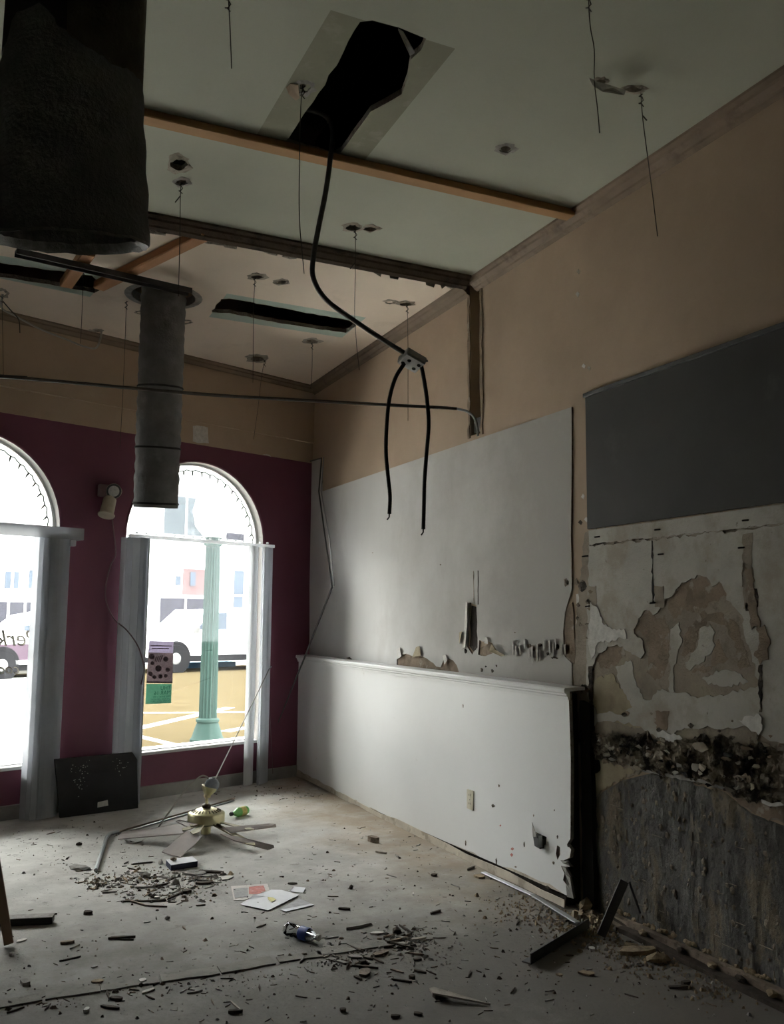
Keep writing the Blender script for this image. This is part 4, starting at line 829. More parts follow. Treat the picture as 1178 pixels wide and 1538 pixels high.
B().bar(a-sd_+Vector((0, 0, -.015)), c-sd_+Vector((0, 0, -.015)), .006, .035).out('flange', m_steel, t); B().bar(a+sd_+Vector((0, 0, -.015)), c+sd_+Vector((0, 0, -.015)), .006, .035).out('flange', m_steel, t)
# heavy flex conduit out of the near opening, junction box, two whips
k0 = ce(497, 212); d0 = dep(k0)
pts = [Vector((1.14, k0.y+.02, H+.125)), Vector((k0.x-.06, k0.y, H+.13)), dp(499, 195, d0+.02), dp(496, 240, d0-.10), dp(489, 290, d0-.10), dp(480, 335, d0-.08), dp(471, 385, d0-.05), dp(471, 418, d0-.02), dp(490, 450, d0+.02), dp(530, 480, d0+.08), dp(575, 510, d0+.14), dp(607, 530, d0+.18)]
jb = dp(619, 541, d0+.20)
t = thing('dangling_junction_box', 'junction box dangling on flex conduit with two black cable whips', 'junction box', jb)
B().tube(spline(pts, 8), .0125, 10).out('flex_conduit', m_flex, t, smooth=True)
cx_ = (R_*.83-U_*.42+_f*.35).normalized(); cz = (U_*.75+R_*.30+_f*.55).normalized(); cy_ = cz.cross(cx_).normalized(); cz = cx_.cross(cy_).normalized()
bxo = B().box(jb, .115, .10, .045, (cx_, cy_, cz)).out('box', m_box, t)
B().box(jb-cz*.024, .105, .09, .004, (cx_, cy_, cz)).out('cover_plate', m_boxface, bxo)
for px, py in ((.03, .02), (-.02, -.015), (.035, -.02), (-.035, .022)): B().lathe([(.010, 0), (.010, -.003)], jb-cz*.0255+cx_*px+cy_*py, cz, 10).out('knockout', m_void, bxo)
B().bar(jb+cx_*.05+cz*.02, jb+cx_*.075+cz*.045+R_*.01, .012, .006, (0, 1, 0)).out('connector', m_box, t); B().bar(jb-cx_*.05+cz*.02, jb-cx_*.085+cz*.03, .010, .006, (0, 1, 0)).out('connector', m_box, t)
dj = d0+.20
whip1 = [dp(u, v, dj) for u, v in ((608, 545), (594, 568), (585, 600), (581, 640), (580, 680), (583, 715), (586, 745), (585, 772))]
whip2 = [dp(u, v, dj) for u, v in ((632, 545), (637, 570), (642, 605), (644, 640), (641, 680), (638, 720), (637, 760), (636, 795))]
for pts in (whip1, whip2):
    wv = B().tube(spline(pts, 7), .0105, 8).out('cable_whip', m_cable, t, smooth=True)
    B().tube([pts[-1], pts[-1]+Vector((0, 0, -.015)), pts[-1]+Vector((-.012, 0, -.03))], .004, 5).out('bare_wire', m_cable, wv)
# long conduit along the front
p0 = wl(688, 613, WX-.09); dv = Vector((math.cos(math.radians(-10)), math.sin(math.radians(-10)), 0))
def onvert(u, v): d = ray(u, v); nn = Vector((-dv.y, dv.x, 0)); return CAM+d*((p0-CAM).dot(nn)/d.dot(nn))
pts = [onvert(u, v) for u, v in ((-60, 561), (0, 565.5), (100, 574), (210, 584), (330, 594), (470, 602), (580, 608), (660, 612), (686, 614))]
pts = [pts[0]-dv*((pts[0].x-XL)/dv.x)+Vector((.0, 0, -.04))]+pts
t = thing('wall_conduit', 'thin metal conduit running across the room front to wall slot', 'conduit', pts[-1])
B().tube(spline(pts, 4), .011, 8).out('pipe', m_cond, t, smooth=True)
B().tube(spline([pts[-1], wl(702, 618, WX-.05), wl(713, 628, WX-.02), wl(717.5, 645, WX-.005), wl(717.5, 655, WX-.005)], 5), .009, 8).out('bent_end', m_alum, t, smooth=True)
# slack cable at the far left
q0 = ce(4, 442); dq = dep(q0)
t = thing('slack_cable', 'slack grey cable looping under the ceiling cornice at far left', 'cable', q0)
B().tube(spline([q0, dp(2, 462, dq), dp(22, 474, dq+.1), dp(60, 494, dq+.2), dp(100, 510, dq+.3), dp(125, 520, dq+.3), dp(143, 523, dq+.2), dp(150, 512, dq+.15), ce(153, 496)], 6), .008, 6).out('cable', m_cord, t)
B().tube(spline([dp(2, 450, dq), dp(16, 466, dq), dp(28, 480, dq+.05), dp(30, 500, dq+.1)], 5), .004, 5).out('branch_wire', m_wire, t)
# tie wires left hanging from the old suspended ceiling
for i, (pts, lab) in enumerate([
    ([(343, -6), (346, 50), (348, 103)], 'tie wire cut short near the top centre left of big opening'),
    ([(884, -6), (887, 40), (893, 75), (893, 120), (898, 165), (901, 200)], 'tie wire dangling past the small hole at top right'),
    ([(963, 140), (966, 180), (975, 250), (982, 305), (988, 355)], 'long tie wire hanging from the ragged hole near right cornice'),
    ([(455, 128), (452, 160), (450, 250), (450, 330), (457, 411)], 'tie wire hanging beside the big ceiling opening over the batten'),
    ([(272, 274), (271, 300), (270, 370), (268, 445)], 'tie wire with a twisted hook in front of the black duct'),
    ([(534, 345), (534, 400), (533, 470), (536, 520), (540, 556)], 'tie wire from the oval hole crossing the right torn slot'),
    ([(612, 458), (613, 520), (613, 632)], 'straight tie wire hanging behind the dangling junction box'),
    ([(383, 417), (381, 470), (380, 575)], 'tie wire hanging in front of the right torn ceiling slot'),
    ([(398, 540), (393, 565), (388, 610), (381, 660)], 'faint tie wire hanging to the maroon paint above right arch'),
    ([(469, 514), (469, 550), (467, 584)], 'short tie wire hanging by the far ceiling corner'),
    ([(190, 452), (189, 480), (186, 560), (182, 640), (180, 672)], 'thin tie wire hanging just left of the black duct'),
    ([(125, 405), (124, 450), (121, 516)], 'tie wire hanging below the short pine timber'),
    ([(3, 442), (4, 500), (5, 563)], 'tie wire hanging at the left edge above the conduit')]):
    p0_ = ce(*pts[0]); d_ = dep(p0_); P_ = [p0_]+[dp(u, v, d_) for u, v in pts[1:]]
    t = thing('tie_wire', lab, 'wire', p0_, 'tie wires hanging from the ceiling')
    B().tube(spline(P_, 4), .0020, 5).out('wire', m_wire, t)
    tw = [P_[0]+Vector((.010*math.cos(k*1.5), .010*math.sin(k*1.5), -.008*k)) for k in range(9)]
    B().tube(tw, .0024, 5).out('twist', m_wire, t)
    if i in (2, 4, 5): B().tube([dp(pts[1][0], pts[1][1]-6, d_), dp(pts[1][0]-8+(i == 2)*14, pts[1][1]+4-(i == 2)*3, d_)], .003, 5).out('hook', m_wire, t)

# ================================================================== THINGS ON WALL AND FLOOR
# outlet
p = wl(707.5, 1201, WS); t = thing('wall_outlet', 'ivory wall outlet plate low on the white wainscot', 'outlet', (WS, p.y, p.z))
pl = B().box((WS-.004, p.y, p.z), .007, .075, .118).out('cover_plate', m_ivory, t)
for dz in (.026, -.026):
    so = B().prism([(WS-.0075, p.y+.018*math.cos(k*PI/6)*1.0, p.z+dz+.017*math.sin(k*PI/6)) for k in range(12)], (-.002, 0, 0)).out('socket', m_ivory, t)
    for dy in (-.007, .007): B().box((WS-.010, p.y+dy, p.z+dz+.003), .001, .003, .011).out('slot', m_black, so)
B().lathe([(.003, 0), (.003, .0015)], (WS-.0075, p.y, p.z), (-1, 0, 0), 8).out('screw', m_steel, t)
# torn junction stub poking through the wainscot
p = wl(813, 1261, WS); t = thing('broken_bracket', 'twisted dark metal bracket poking out of the torn wainscot', 'bracket', (WS, p.y, p.z))
b = B(); b.prism([(WS-.03, p.y+.035, p.z+.02), (WS-.03, p.y-.03, p.z+.01), (WS-.03, p.y-.03, p.z-.04), (WS-.03, p.y+.02, p.z-.035)], (.07, .01, 0)); b.out('box', m_steel, t)
B().prism([(WS-.005, p.y+.075, p.z+.075), (WS-.02, p.y+.03, p.z+.05), (WS-.035, p.y-.01, p.z+.02), (WS-.03, p.y+.03, p.z+.01)], (-.004, .0, .002)).out('bent_tab', m_chip_g, t)
B().prism([(WS-.03, p.y-.028, p.z+.03), (WS-.035, p.y-.036, p.z-.03), (WS-.045, p.y-.04, p.z-.025), (WS-.04, p.y-.032, p.z+.03)], (.02, .002, 0)).out('bent_tab', m_alum, t)
# charcoal panel with its thin cap
q = P2([(882, 597), (885, 795)]); yl_ = q[0][0]; z1_ = q[0][1]; z0_ = q[1][1]
t = thing('wall_panel', 'large charcoal panel on the right wall above the peeling plaster', 'panel', (WX, (yl_+YN)/2, z0_))
B().prism([(WX-.001, yl_, z0_), (WX-.001, yl_-.004, z1_), (WX-.001, YN, z1_), (WX-.001, YN, z0_)], (-.014, 0, 0)).out('board', m_charcoal, t)
B().box((WX-.016, (yl_+YN)/2, z1_+.006), .030, yl_-YN, .022).out('cap_strip', m_steel, t)
B().box((WX-.006, yl_-.004, z1_-.03), .010, .018, .05).out('corner_clip', m_chip_g, t)
# bent metal trim fallen out of the far corner
path = [wl(465, 693, WX-.03), wl(483, 688, WX-.03), wl(481, 715, WX-.05), wl(479, 738, WX-.06), wl(489, 810, WX-.09), wl(499, 882, WX-.13)]
t = thing('bent_trim', 'bent dark metal trim strip hanging loose in the far corner', 'trim strip', path[0])
B().tube(path, .007, 6).out('strip', m_steel, t); path2 = [p+Vector((0, -.06, .0)) for p in path[1:4]]+[wl(495, 810, WX-.09), wl(502, 880, WX-.125)]
B().tube(path2, .005, 6).out('strip', m_alum, t)
e_ = sfp(418, 1085, .06); B().tube([path[-1], path[-1].lerp(e_, .5)+Vector((0, 0, -.01)), e_], [.010, .008, .005], 6).out('lower_leg', m_steel, t)
# leaning black board
a = fl(89, 1228); c = fl(206, 1213); ta = sfp(81, 1140, .235); tc = sfp(204, 1129, .235); ut = (tc-ta).normalized()
dn = (c-a).normalized(); nrm = dn.cross((ta-a).normalized()).normalized()
if nrm.dot(N) > 0: nrm = -nrm
top_mid = tc-ut*.03
poly = [a, c, tc+(c-tc)*.12, tc-ut*.035, ta]
t = thing('leaning_board', 'black scuffed board leaning against the maroon pier between windows', 'board', (a+c)/2)
B().prism([p+nrm*.0 for p in poly], -nrm*-.022).out('panel', m_slab, t)
up_ = (ta-a).normalized(); out = nrm*.023
def onb(u, v): return a+dn*u+up_*v
Lb = (c-a).length; Hb = (ta-a).length
B().prism([onb(Lb*.47, .05)+out, onb(Lb*.61, .055)+out, onb(Lb*.61, .10)+out, onb(Lb*.48, .09)+out], nrm*.002).out('torn_label', m_chip_w, t)
b = B(); rnd = random.Random(8)
for i in range(60):
    cx0, cy0 = rnd.choice([(.30, .62), (.33, .75), (.28, .5), (.22, .82), (.80, .80), (.88, .72), (.36, .85)]); x = (cx0+rnd.gauss(0, .045))*Lb; y = (cy0+rnd.gauss(0, .07))*Hb
    if 0.01 < x < Lb-.02 and 0.01 < y < Hb-.02: r_ = rnd.uniform(.002, .007); b.prism([onb(x-r_, y)+out, onb(x, y-r_*.5)+out, onb(x+r_, y)+out, onb(x, y+r_*.6)+out], nrm*.0006)
b.out('paint_scuffs', m_chip_w, t, kind='stuff')
# fallen ceiling fan
FC = fl(309, 1252); FC = Vector((FC.x, FC.y, 0))
t = thing('ceiling_fan', 'fallen brass ceiling fan with five wood blades sitting on the floor', 'ceiling fan', FC)
mh = B().lathe([(.02, .055), (.045, .06), (.10, .068), (.122, .075), (.128, .082), (.128, .135), (.124, .143), (.118, .146), (.060, .170), (.03, .176), (.02, .178)], FC, seg=40).out('motor_housing', m_brass, t, smooth=True)
for k in range(24):
    a_ = 2*PI*k/24; rv = Vector((math.cos(a_), math.sin(a_), 0)); B().bar(FC+rv*.075+UPV*.1655, FC+rv*.104+UPV*.1535, .006, .003).out('vent', m_brass_d, mh)
B().lathe([(.034, .0), (.034, .05), (.045, .06)], FC, seg=20).out('switch_housing', m_brass, t, smooth=True)
B().lathe([(.030, .174), (.032, .190), (.022, .200), (.014, .202)], FC, seg=16).out('coupling', m_brass_d, t, smooth=True)
B().lathe([(.011, .195), (.011, .245)], FC, seg=14).out('down_rod', m_brass, t, smooth=True)
cpx = FC+Vector((.0, 0, .245)); cax = (Vector((.25, -.05, 1))).normalized()
B().lathe([(.012, -.005), (.026, .004), (.024, .018), (.034, .03), (.055, .06), (.058, .075), (.052, .075), (.03, .035)], cpx, cax, 24).out('canopy', m_brass, t, smooth=True)
bl = cpx+cax*.085+R_*.012
ball = B().lathe([(.001, -.05), (.025, -.045), (.044, -.026), (.051, 0), (.046, .024), (.030, .042), (.001, .052)], bl, cax, 24).out('hanger_ball', m_ball, t, smooth=True)
B().lathe([(.012, .0), (.012, .004)], bl+cax*.047, cax, 12).out('hole', m_black, ball)
for q in ([(243, 1279, .018), (258, 1284, .010), (271, 1287, .006), (290, 1270, .05), (304, 1256, .085), (281.5, 1247, .10)], [(177, 1260, .025), (179, 1254, .04), (184, 1249.5, .055), (265, 1238, .10), (277, 1242, .10), (282, 1251, .09)], [(334, 1243, .10), (405, 1236.5, .06), (414, 1237.5, .055), (415, 1241, .04), (400, 1243, .045), (346, 1250, .075)], [(331, 1252, .09), (360, 1257, .07), (411, 1269, .03), (412, 1272, .018), (402, 1275.5, .008), (352, 1262, .06)], [(264, 1233, .085), (270, 1231, .10), (298, 1238, .105), (284, 1242, .095)]):
    P_ = [fl(*w_) for w_ in q]
    bd = B().prism(P_, (0, 0, -.006)).out('blade', m_blade, t)
    r_in = min(P_, key=lambda p: (p-FC).length); md = (P_[-1]+P_[-2])/2; d = Vector((md.x-FC.x, md.y-FC.y, 0)).normalized(); n_ = Vector((-d.y, d.x, 0)); z_ = md.z+.004
    B().prism([FC+d*.05-n_*.012+UPV*.075, FC+d*.13-n_*.016+UPV*.085, md-n_*.03+UPV*.005, md+d*.05+UPV*.003, md+n_*.03+UPV*.005, FC+d*.13+n_*.016+UPV*.085, FC+d*.05+n_*.012+UPV*.075], (0, 0, .004)).out('blade_iron', m_brass_k, bd)
cp = [yy(u, v, FC.y) for u, v in ((316, 1180), (315, 1172), (309, 1166), (300, 1167), (281, 1184), (267, 1202), (253, 1221))]+[fl(228, 1254, .006), fl(204, 1266, .006), fl(190, 1263, .006), fl(187, 1257, .006), fl(190, 1251, .02), fl(195, 1248, .03)]
B().tube(spline(cp, 6), .006, 7).out('supply_cord', m_cord, t, smooth=True)
# rod leaning from the fan to the blind
a = yy(318, 1181, FC.y); c = sfp(403, 1008, .16)
t = thing('metal_rod', 'thin grey metal rod leaning from fallen fan up to window blind', 'rod', a)
B().tube([a, a.lerp(c, .5), c], .0048, 8).out('rod', m_cord, t); B().tube(spline([c+Vector((-.01, 0, -.015)), c+Vector((.01, .0, .02)), c+Vector((.03, .0, .04)), sfp(406, 1001, .15)], 4), .005, 6).out('hooked_tip', m_alum, t)
# bent metal strip on the floor behind the fan
pts = [fl(144, 1307, .012), fl(160, 1258, .014), fl(165, 1252.5, .014), fl(178, 1249, .014)]
t = thing('bent_strip', 'long bent metal strip lying behind the fallen fan', 'metal strip', pts[0])
B().tube(pts, .012, 8).out('short_leg', m_alum, t)
B().bar(fl(172, 1251, .010), fl(353, 1199, .010), .010, .012).out('long_leg', m_wood_old, t); B().bar(fl(178, 1252.5, .006), fl(352, 1202, .006), .010, .010).out('long_leg', m_alum, t)
# green bottle
a = fl(347, 1225.5, .02); c = fl(370, 1216.5, .034); ax_ = (c-a).normalized(); L = (c-a).length*1.05
t = thing('soda_bottle', 'green plastic soda bottle lying by the fallen fan', 'bottle', fl(358, 1226))
a.z = .033; ax_.z = 0; ax_.normalize()
B().lathe([(.012, .012), (.013, .03), (.026, .055), (.033, .075), (.033, L-.02), (.028, L-.005), (.012, L)], a, ax_, 20).out('body', m_green_b, t, smooth=True)
B().lathe([(.0345, L*.52), (.0345, L*.82)], a, ax_, 20, caps=False).out('label', m_yellow_l, t, smooth=True); B().lathe([(.013, -.006), (.0145, -.004), (.0145, .014), (.013, .016)], a, ax_, 14).out('cap', m_black, t)
# clear water bottle, crushed
a = fl(429, 1404, .0); c = fl(480, 1419, .0); a.z = c.z = .030; ax_ = (c-a).normalized(); L = (c-a).length
t = thing('water_bottle', 'crushed clear water bottle with blue label on bare floor', 'bottle', ((a.x+c.x)/2, (a.y+c.y)/2, 0))
B().lathe([(.012, .0), (.026, .004), (.031, .02), (.028, .035), (.031, .05), (.027, .065), (.030, .08), (.029, L-.075), (.024, L-.05), (.013, L-.03), (.012, L-.012)], a, ax_, 20).out('body', g_bottle, t, smooth=True)
B().lathe([(.0305, L*.46), (.0315, L*.50), (.0300, L*.60), (.0315, L*.66), (.0300, L*.70)], a, ax_, 20, caps=False).out('label', m_blue_label, t, smooth=True)
B().lathe([(.0145, L-.014), (.015, L-.012), (.015, L), (.013, L+.002)], a, ax_, 14).out('cap', m_chip_w, t)
# papers
def sheetp(name, label, cat, pts, zs, mat, thick=.0012):
    P_ = [fl(u, v, z) for (u, v), z in zip(pts, zs)]; o = sum(P_, Vector((0, 0, 0)))/len(P_); t = thing(name, label, cat, (o.x, o.y, 0))
    c = o; vs = P_+[c+UPV*.002]; n = len(P_); B().add(vs+[v-UPV*thick for v in vs], [[i, (i+1) % n, n] for i in range(n)]+[[n+1+(i+1) % n, n+1+i, 2*n+1] for i in range(n)]+[[i, n+1+i, n+1+(i+1) % n, (i+1) % n] for i in range(n)]).out('sheet', mat, t); return t
t = sheetp('flyer', 'grey printed flyer with a red picture under white paper', 'flyer', [(347, 1331), (402, 1327), (405.5, 1339), (366, 1352), (351, 1352)], [.003, .003, .004, .003, .003], m_newsprint)
B().prism([fl(u, v, .0055) for u, v in ((374, 1332), (396, 1330), (399, 1338), (388, 1343), (374, 1343))], (0, 0, .0004)).out('red_picture', m_red_print, t)
B().prism([fl(u, v, .0055) for u, v in ((350, 1335), (372, 1333), (373, 1346), (353, 1349))], (0, 0, .0004)).out('grey_text', m_grey_print, t)
t = sheetp('paper_sheet', 'crumpled white paper sheet with a green mark, topmost of papers', 'paper', [(360, 1358), (372, 1351), (381, 1344), (396, 1341), (408, 1336), (423, 1336.5), (450, 1344), (403, 1367)], [.006, .012, .022, .014, .012, .010, .008, .008], m_paper)
B().prism([fl(u, v, .0135) for u, v in ((402, 1347), (410, 1348), (415, 1351), (408, 1355), (403, 1351))], (0, 0, .0005)).out('green_mark', m_yellow_l, t)
t = sheetp('paper_slip', 'small white folded slip beside the crumpled papers', 'paper', [(433, 1338), (440, 1331), (459, 1333), (455, 1341)], [.004, .010, .008, .004], m_paper)
B().prism([fl(u, v, .0095) for u, v in ((434, 1337), (440, 1331), (441.5, 1332), (436, 1338))], (0, 0, .0008)).out('dark_fold', m_grey_print, t)
t = sheetp('plastic_sleeve', 'clear grey plastic sleeve partly under the white paper', 'plastic', [(420, 1366), (449, 1349), (472, 1359), (430, 1369)], [.003, .005, .003, .004], m_plastic_bag)
B().prism([fl(u, v, .0052) for u, v in ((422, 1366.5), (468, 1357.5), (472, 1359), (430, 1369))], (0, 0, .0006)).out('white_edge', m_paper, t)
# small white-topped box
q4 = [(249.5, 1291), (289, 1286), (297, 1293), (257, 1299)]
P_ = [fl(u, v, .035) for u, v in q4]; o = sum(P_, Vector())/4; t = thing('small_box', 'small flat box with white top and navy sides near fan blade', 'box', (o.x, o.y, 0))
B().prism([p+UPV*(-.003) for p in P_], (0, 0, -.031)).out('tray', m_navy, t); B().prism(P_, (0, 0, -.003)).out('lid', m_paper, t)
tag(B().lump(fl(261, 1290, .047), .022, .018, .012, 3).out('stone', m_wood_old, None, fl(261, 1290, .035)), 'small brown lump resting on the white-topped box', 'rubble')
# post foot and dark boards at far left
a = fl(13, 1422); c = dp(-22, 1200, dep(a)+.10)
t = tag(B().bar(a+UPV*.012, c, .042, .028, up=(0, 1, 0)).out('wooden_post', m_stick, None, a), 'brown wooden post leaning at the left edge of view', 'post')
a = fl(-60, 1393, .0); c = fl(80, 1386, .0); t = thing('dark_plank', 'dark edged plank lying on the floor behind the brown post', 'plank', (a+c)/2)
B().bar(a+UPV*.018, c+UPV*.018, .06, .032).out('core', m_black, t); B().bar(a+UPV*.036, c+UPV*.036, .064, .004).out('veneer', m_chip_g, t)
# dark angle irons by the torn wainscot end
def angle(name, label, p0, p1, cat='angle iron'):
    t = thing(name, label, cat, p0); d = (p1-p0).normalized(); s_ = d.cross(UPV)
    s_ = s_.normalized() if s_.length > .1 else Vector((0, 1, 0)); k_ = s_.cross(d).normalized()
    B().bar(p0, p1, .045, .006).out('flange', m_steel, t); B().bar(p0+s_*.021+k_*.02, p1+s_*.021+k_*.02, .006, .045, up=k_).out('flange', m_steel, t)
angle('angle_iron', 'dark steel angle lying flat, pointing toward the torn wainscot end', fl(791, 1446, .012), fl(879, 1392, .012))
a = fl(906, 1406, .01); c = wl(941, 1324, WX-.10)
angle('angle_iron', 'dark steel angle leaning upright against the scratched wall', a, c)
t = tag(B().bar(c+Vector((.01, -.01, .0)), wl(962, 1372, WX-.06), .02, .005).out('steel_strap', m_steel, None, c), 'thin dark strap hanging from top of the leaning steel angle', 'strap')
t = tag(B().bar(fl(925, 1378, .03), fl(968, 1402, .012), .05, .012).out('broken_lath', m_wood_dark, None, fl(946, 1392)), 'dark broken lath lying just right of the leaning angle', 'lath')
# aluminium strip along the wainscot foot
a = fl(726, 1310, .012); m_ = fl(800, 1344, .012); c = fl(868, 1386, .02)
t = thing('aluminium_strip', 'long aluminium strip lying along the foot of the wainscot', 'metal strip', m_)
B().bar(a, m_, .032, .005).out('bright_length', m_alum_l, t); B().bar(m_, c, .032, .006).out('dirty_length', m_alum, t)
# wedge of wood in the foreground
P_ = [fl(u, v, .030) for u, v in ((644.5, 1484), (652, 1482), (737, 1498.5), (650, 1491))]; P_[2].z = .008
tag(B().prism(P_, (0, 0, -.007)).out('wood_wedge', m_wood_pale, None, fl(690, 1497)), 'long pale split wedge of wood nearest the camera', 'wood')
COL.objects['wood_wedge'].location
t = COL.objects['wood_wedge']; B().box(fl(660, 1494, .011), .05, .03, .02).out('under_chip', m_wood_dark, t)

# debris: every larger piece by hand (end points in the photo, width, thickness, kind)
K = {'d': m_wood_dark, 'p': m_wood_pale, 'o': m_wood_old, 'w': m_chip_w, 'g': m_chip_g, 's': m_sand}
KN = {'d': 'wood_splinter', 'p': 'wood_splinter', 'o': 'wood_splinter', 'w': 'plaster_chip', 'g': 'plaster_chip', 's': 'plaster_chip'}
deb = [
 (113, 1270, 125, 1269, .035, .02, 'd', 'dark chip lying left of the bent metal strip'),
 (102, 1302, 135, 1307, .085, .022, 'g', 'large grey plaster slab at the end of the bent strip'),
 (200, 1299, 229, 1296, .012, .008, 'd', 'thin dark splinter left of the white-topped box'),
 (237, 1298, 246, 1298, .035, .03, 'w', 'round white lump just left of the white-topped box'),
 (206, 1311, 223, 1312, .05, .02, 'w', 'white plaster chip at the left of the rubble heap'),
 (210, 1318, 226, 1318, .05, .03, 'g', 'grey lump below the white chip in the rubble heap'),
 (279, 1311, 307, 1315, .09, .012, 'g', 'flat pale sheet of plaster in the rubble heap'),
 (298, 1310, 338, 1312, .03, .014, 'd', 'dark flat splinter right of the pale plaster sheet'),
 (331, 1322, 349, 1318, .05, .008, 'w', 'white triangular chip left of the printed flyer'),
 (294, 1328, 320, 1328, .03, .012, 'd', 'dark stubby stick below the white triangular chip'),
 (257, 1329, 270, 1327, .04, .03, 'g', 'brownish lump in the middle of the rubble heap'),
 (274, 1342, 288, 1340, .04, .016, 'd', 'dark flat chip at the lower edge of rubble heap'),
 (250, 1352, 296, 1331, .012, .008, 'd', 'long diagonal splinter below the rubble heap'),
 (180, 1355, 252, 1354, .009, .007, 'd', 'long straight dark stick below the rubble heap'),
 (188, 1352, 217, 1361, .010, .008, 'o', 'bent brown stick, its upper half crossing the straight one'),
 (217, 1361, 250, 1363, .010, .008, 'o', 'bent brown stick, its lower half near straight one'),
 (225, 1349, 238, 1348, .035, .02, 'd', 'dark chip above the long straight stick'),
 (232, 1351, 240, 1351, .025, .015, 'w', 'small white chip above the long straight stick'),
 (126, 1373, 139, 1373, .03, .014, 'd', 'dark chip alone on the floor left of the sticks'),
 (247, 1381, 256, 1381, .025, .02, 'g', 'small grey lump alone below the sticks'),
 (164, 1411, 202, 1409, .014, .010, 'd', 'dark stick alone between post and raised floor strip'),
 (90, 1418, 111, 1416, .02, .010, 'o', 'brown twig left of the lone dark stick'),
 (22, 1378, 85, 1374, .012, .008, 'd', 'long thin dark lath behind the dark edged plank'),
 (24, 1415, 40, 1411, .03, .004, 'w', 'white scrap right of the post foot'),
 (14, 1436, 21, 1434, .02, .010, 'w', 'small white scrap below the post foot'),
 (31, 1480, 44, 1476, .05, .012, 'g', 'grey chip at lower left before the floor strip'),
 (138, 1475, 155, 1475, .03, .006, 's', 'yellowish scrap on the raised floor strip'),
 (209, 1477, 219, 1473, .03, .010, 'w', 'white chip standing on the raised floor strip'),
 (211, 1493, 232, 1486, .022, .006, 'w', 'long white scrap just below the floor strip'),
 (126, 1519, 134, 1519, .035, .010, 'w', 'white chip nearest the camera at lower left'),
 (152, 1512, 180, 1516, .014, .008, 'd', 'dark splinter right of the nearest white chip'),
 (136, 1453, 147, 1452, .025, .005, 'g', 'pale flake above the raised floor strip'),
 (165, 1500, 185, 1502, .022, .008, 'd', 'dark splinter just under the floor strip'),
 (343, 1522, 364, 1521, .016, .010, 'd', 'dark splinter with a pale twig at bottom centre left'),
 (346, 1505, 363, 1520, .007, .006, 'p', 'pale thin twig at bottom centre left'),
 (555, 1263, 569, 1267, .04, .035, 'o', 'brown wood block near the wainscot foot'),
 (565, 1280, 582, 1283, .022, .010, 'p', 'pale splinter below the brown wood block'),
 (509, 1366, 526, 1367, .02, .010, 'd', 'dark splinter right of the papers'),
 (647, 1374, 662, 1369, .012, .010, 'd', 'dark diagonal splinter toward the right wall'),
 (432, 1328, 447, 1328, .018, .008, 'd', 'dark splinter just above the folded slip'),
 (524, 1335, 531, 1335, .03, .022, 'd', 'dark lump on the floor right of the slip'),
 (650, 1317, 655, 1315, .03, .015, 'd', 'small dark chip near the dust by the wainscot'),
 (702, 1308, 713, 1303, .014, .010, 'd', 'dark splinter by the upper end of aluminium strip'),
 (714, 1316, 727, 1320, .05, .012, 's', 'tan plaster chip beside the aluminium strip'),
 (556, 1403, 578, 1403, .028, .008, 'w', 'white flake at the top of the splinter pile'),
 (589, 1404, 605, 1402, .045, .035, 'd', 'dark wood block standing in the splinter pile'),
 (562, 1437, 584, 1430, .035, .010, 'o', 'brown slab sloping out of the splinter pile'),
 (595, 1419, 613, 1421, .022, .010, 'g', 'grey flake at the right of the splinter pile'),
 (618, 1413, 640, 1410, .022, .008, 'p', 'pale splinter at the right of the splinter pile'),
 (522, 1437, 545, 1440, .028, .008, 'g', 'grey splinter below the end of the floor strip'),
 (505, 1444, 523, 1449, .018, .008, 'g', 'grey sliver below the floor strip end'),
 (540, 1448, 550, 1446, .022, .012, 'd', 'dark chip below the floor strip end'),
 (545, 1468, 551, 1458, .05, .012, 'o', 'square brown chip lying below the splinter pile'),
 (533, 1468, 544, 1473, .014, .008, 'd', 'dark sliver touching the square brown chip'),
 (558, 1439, 577, 1448, .010, .006, 'd', 'thin splinter pointing away from the brown slab'),
 (621, 1443, 634, 1442, .018, .008, 'd', 'dark splinter right of the brown slab'),
 (588, 1457, 607, 1462, .012, .006, 'o', 'brown sliver below the pale splinter'),
 (622, 1459, 640, 1463, .014, .008, 'd', 'dark forked splinter above the pale wedge'),
 (615, 1471, 624, 1470, .025, .015, 'd', 'dark lump above the pale wedge'),
 (511, 1520, 520, 1519, .02, .012, 'd', 'dark lump at the bottom centre of the floor'),
 (587, 1528, 601, 1528, .018, .010, 'd', 'dark splinter at the bottom right of centre'),
 (622, 1524, 635, 1525, .018, .008, 'd', 'dark splinter at the bottom under the wedge'),
 (870, 1461, 894, 1465, .04, .008, 's', 'pale chip alone in front of the steel angle'),
 (836, 1464, 845, 1467, .02, .006, 's', 'small pale flake left of the pale chip'),
 (885, 1427, 893, 1426, .03, .010, 'w', 'white round cap in the dust before leaning angle'),
 (1005, 1485, 1035, 1483, .02, .010, 'd', 'dark splinters in the dust at lower right'),
 (1025, 1480, 1037, 1478, .025, .015, 'd', 'dark lump in the dust at lower right'),
 (850, 1436, 862, 1436, .014, .006, 'd', 'dark sliver between the flat angle and pale chip'),
 (930, 1432, 985, 1430, .07, .018, 's', 'flat tan slab in the rubble by the bare wall'),
 (965, 1447, 1008, 1440, .09, .030, 's', 'thick tan slab, lowest of the rubble by bare wall'),
 (985, 1428, 1010, 1432, .06, .020, 's', 'tan slab leaning on the thick one by bare wall'),
 (936, 1422, 960, 1424, .05, .022, 's', 'tan lump at the left of the bare wall rubble'),
 (872, 1366, 892, 1372, .10, .06, 's', 'yellowish foam lump at the wainscot end'),
]
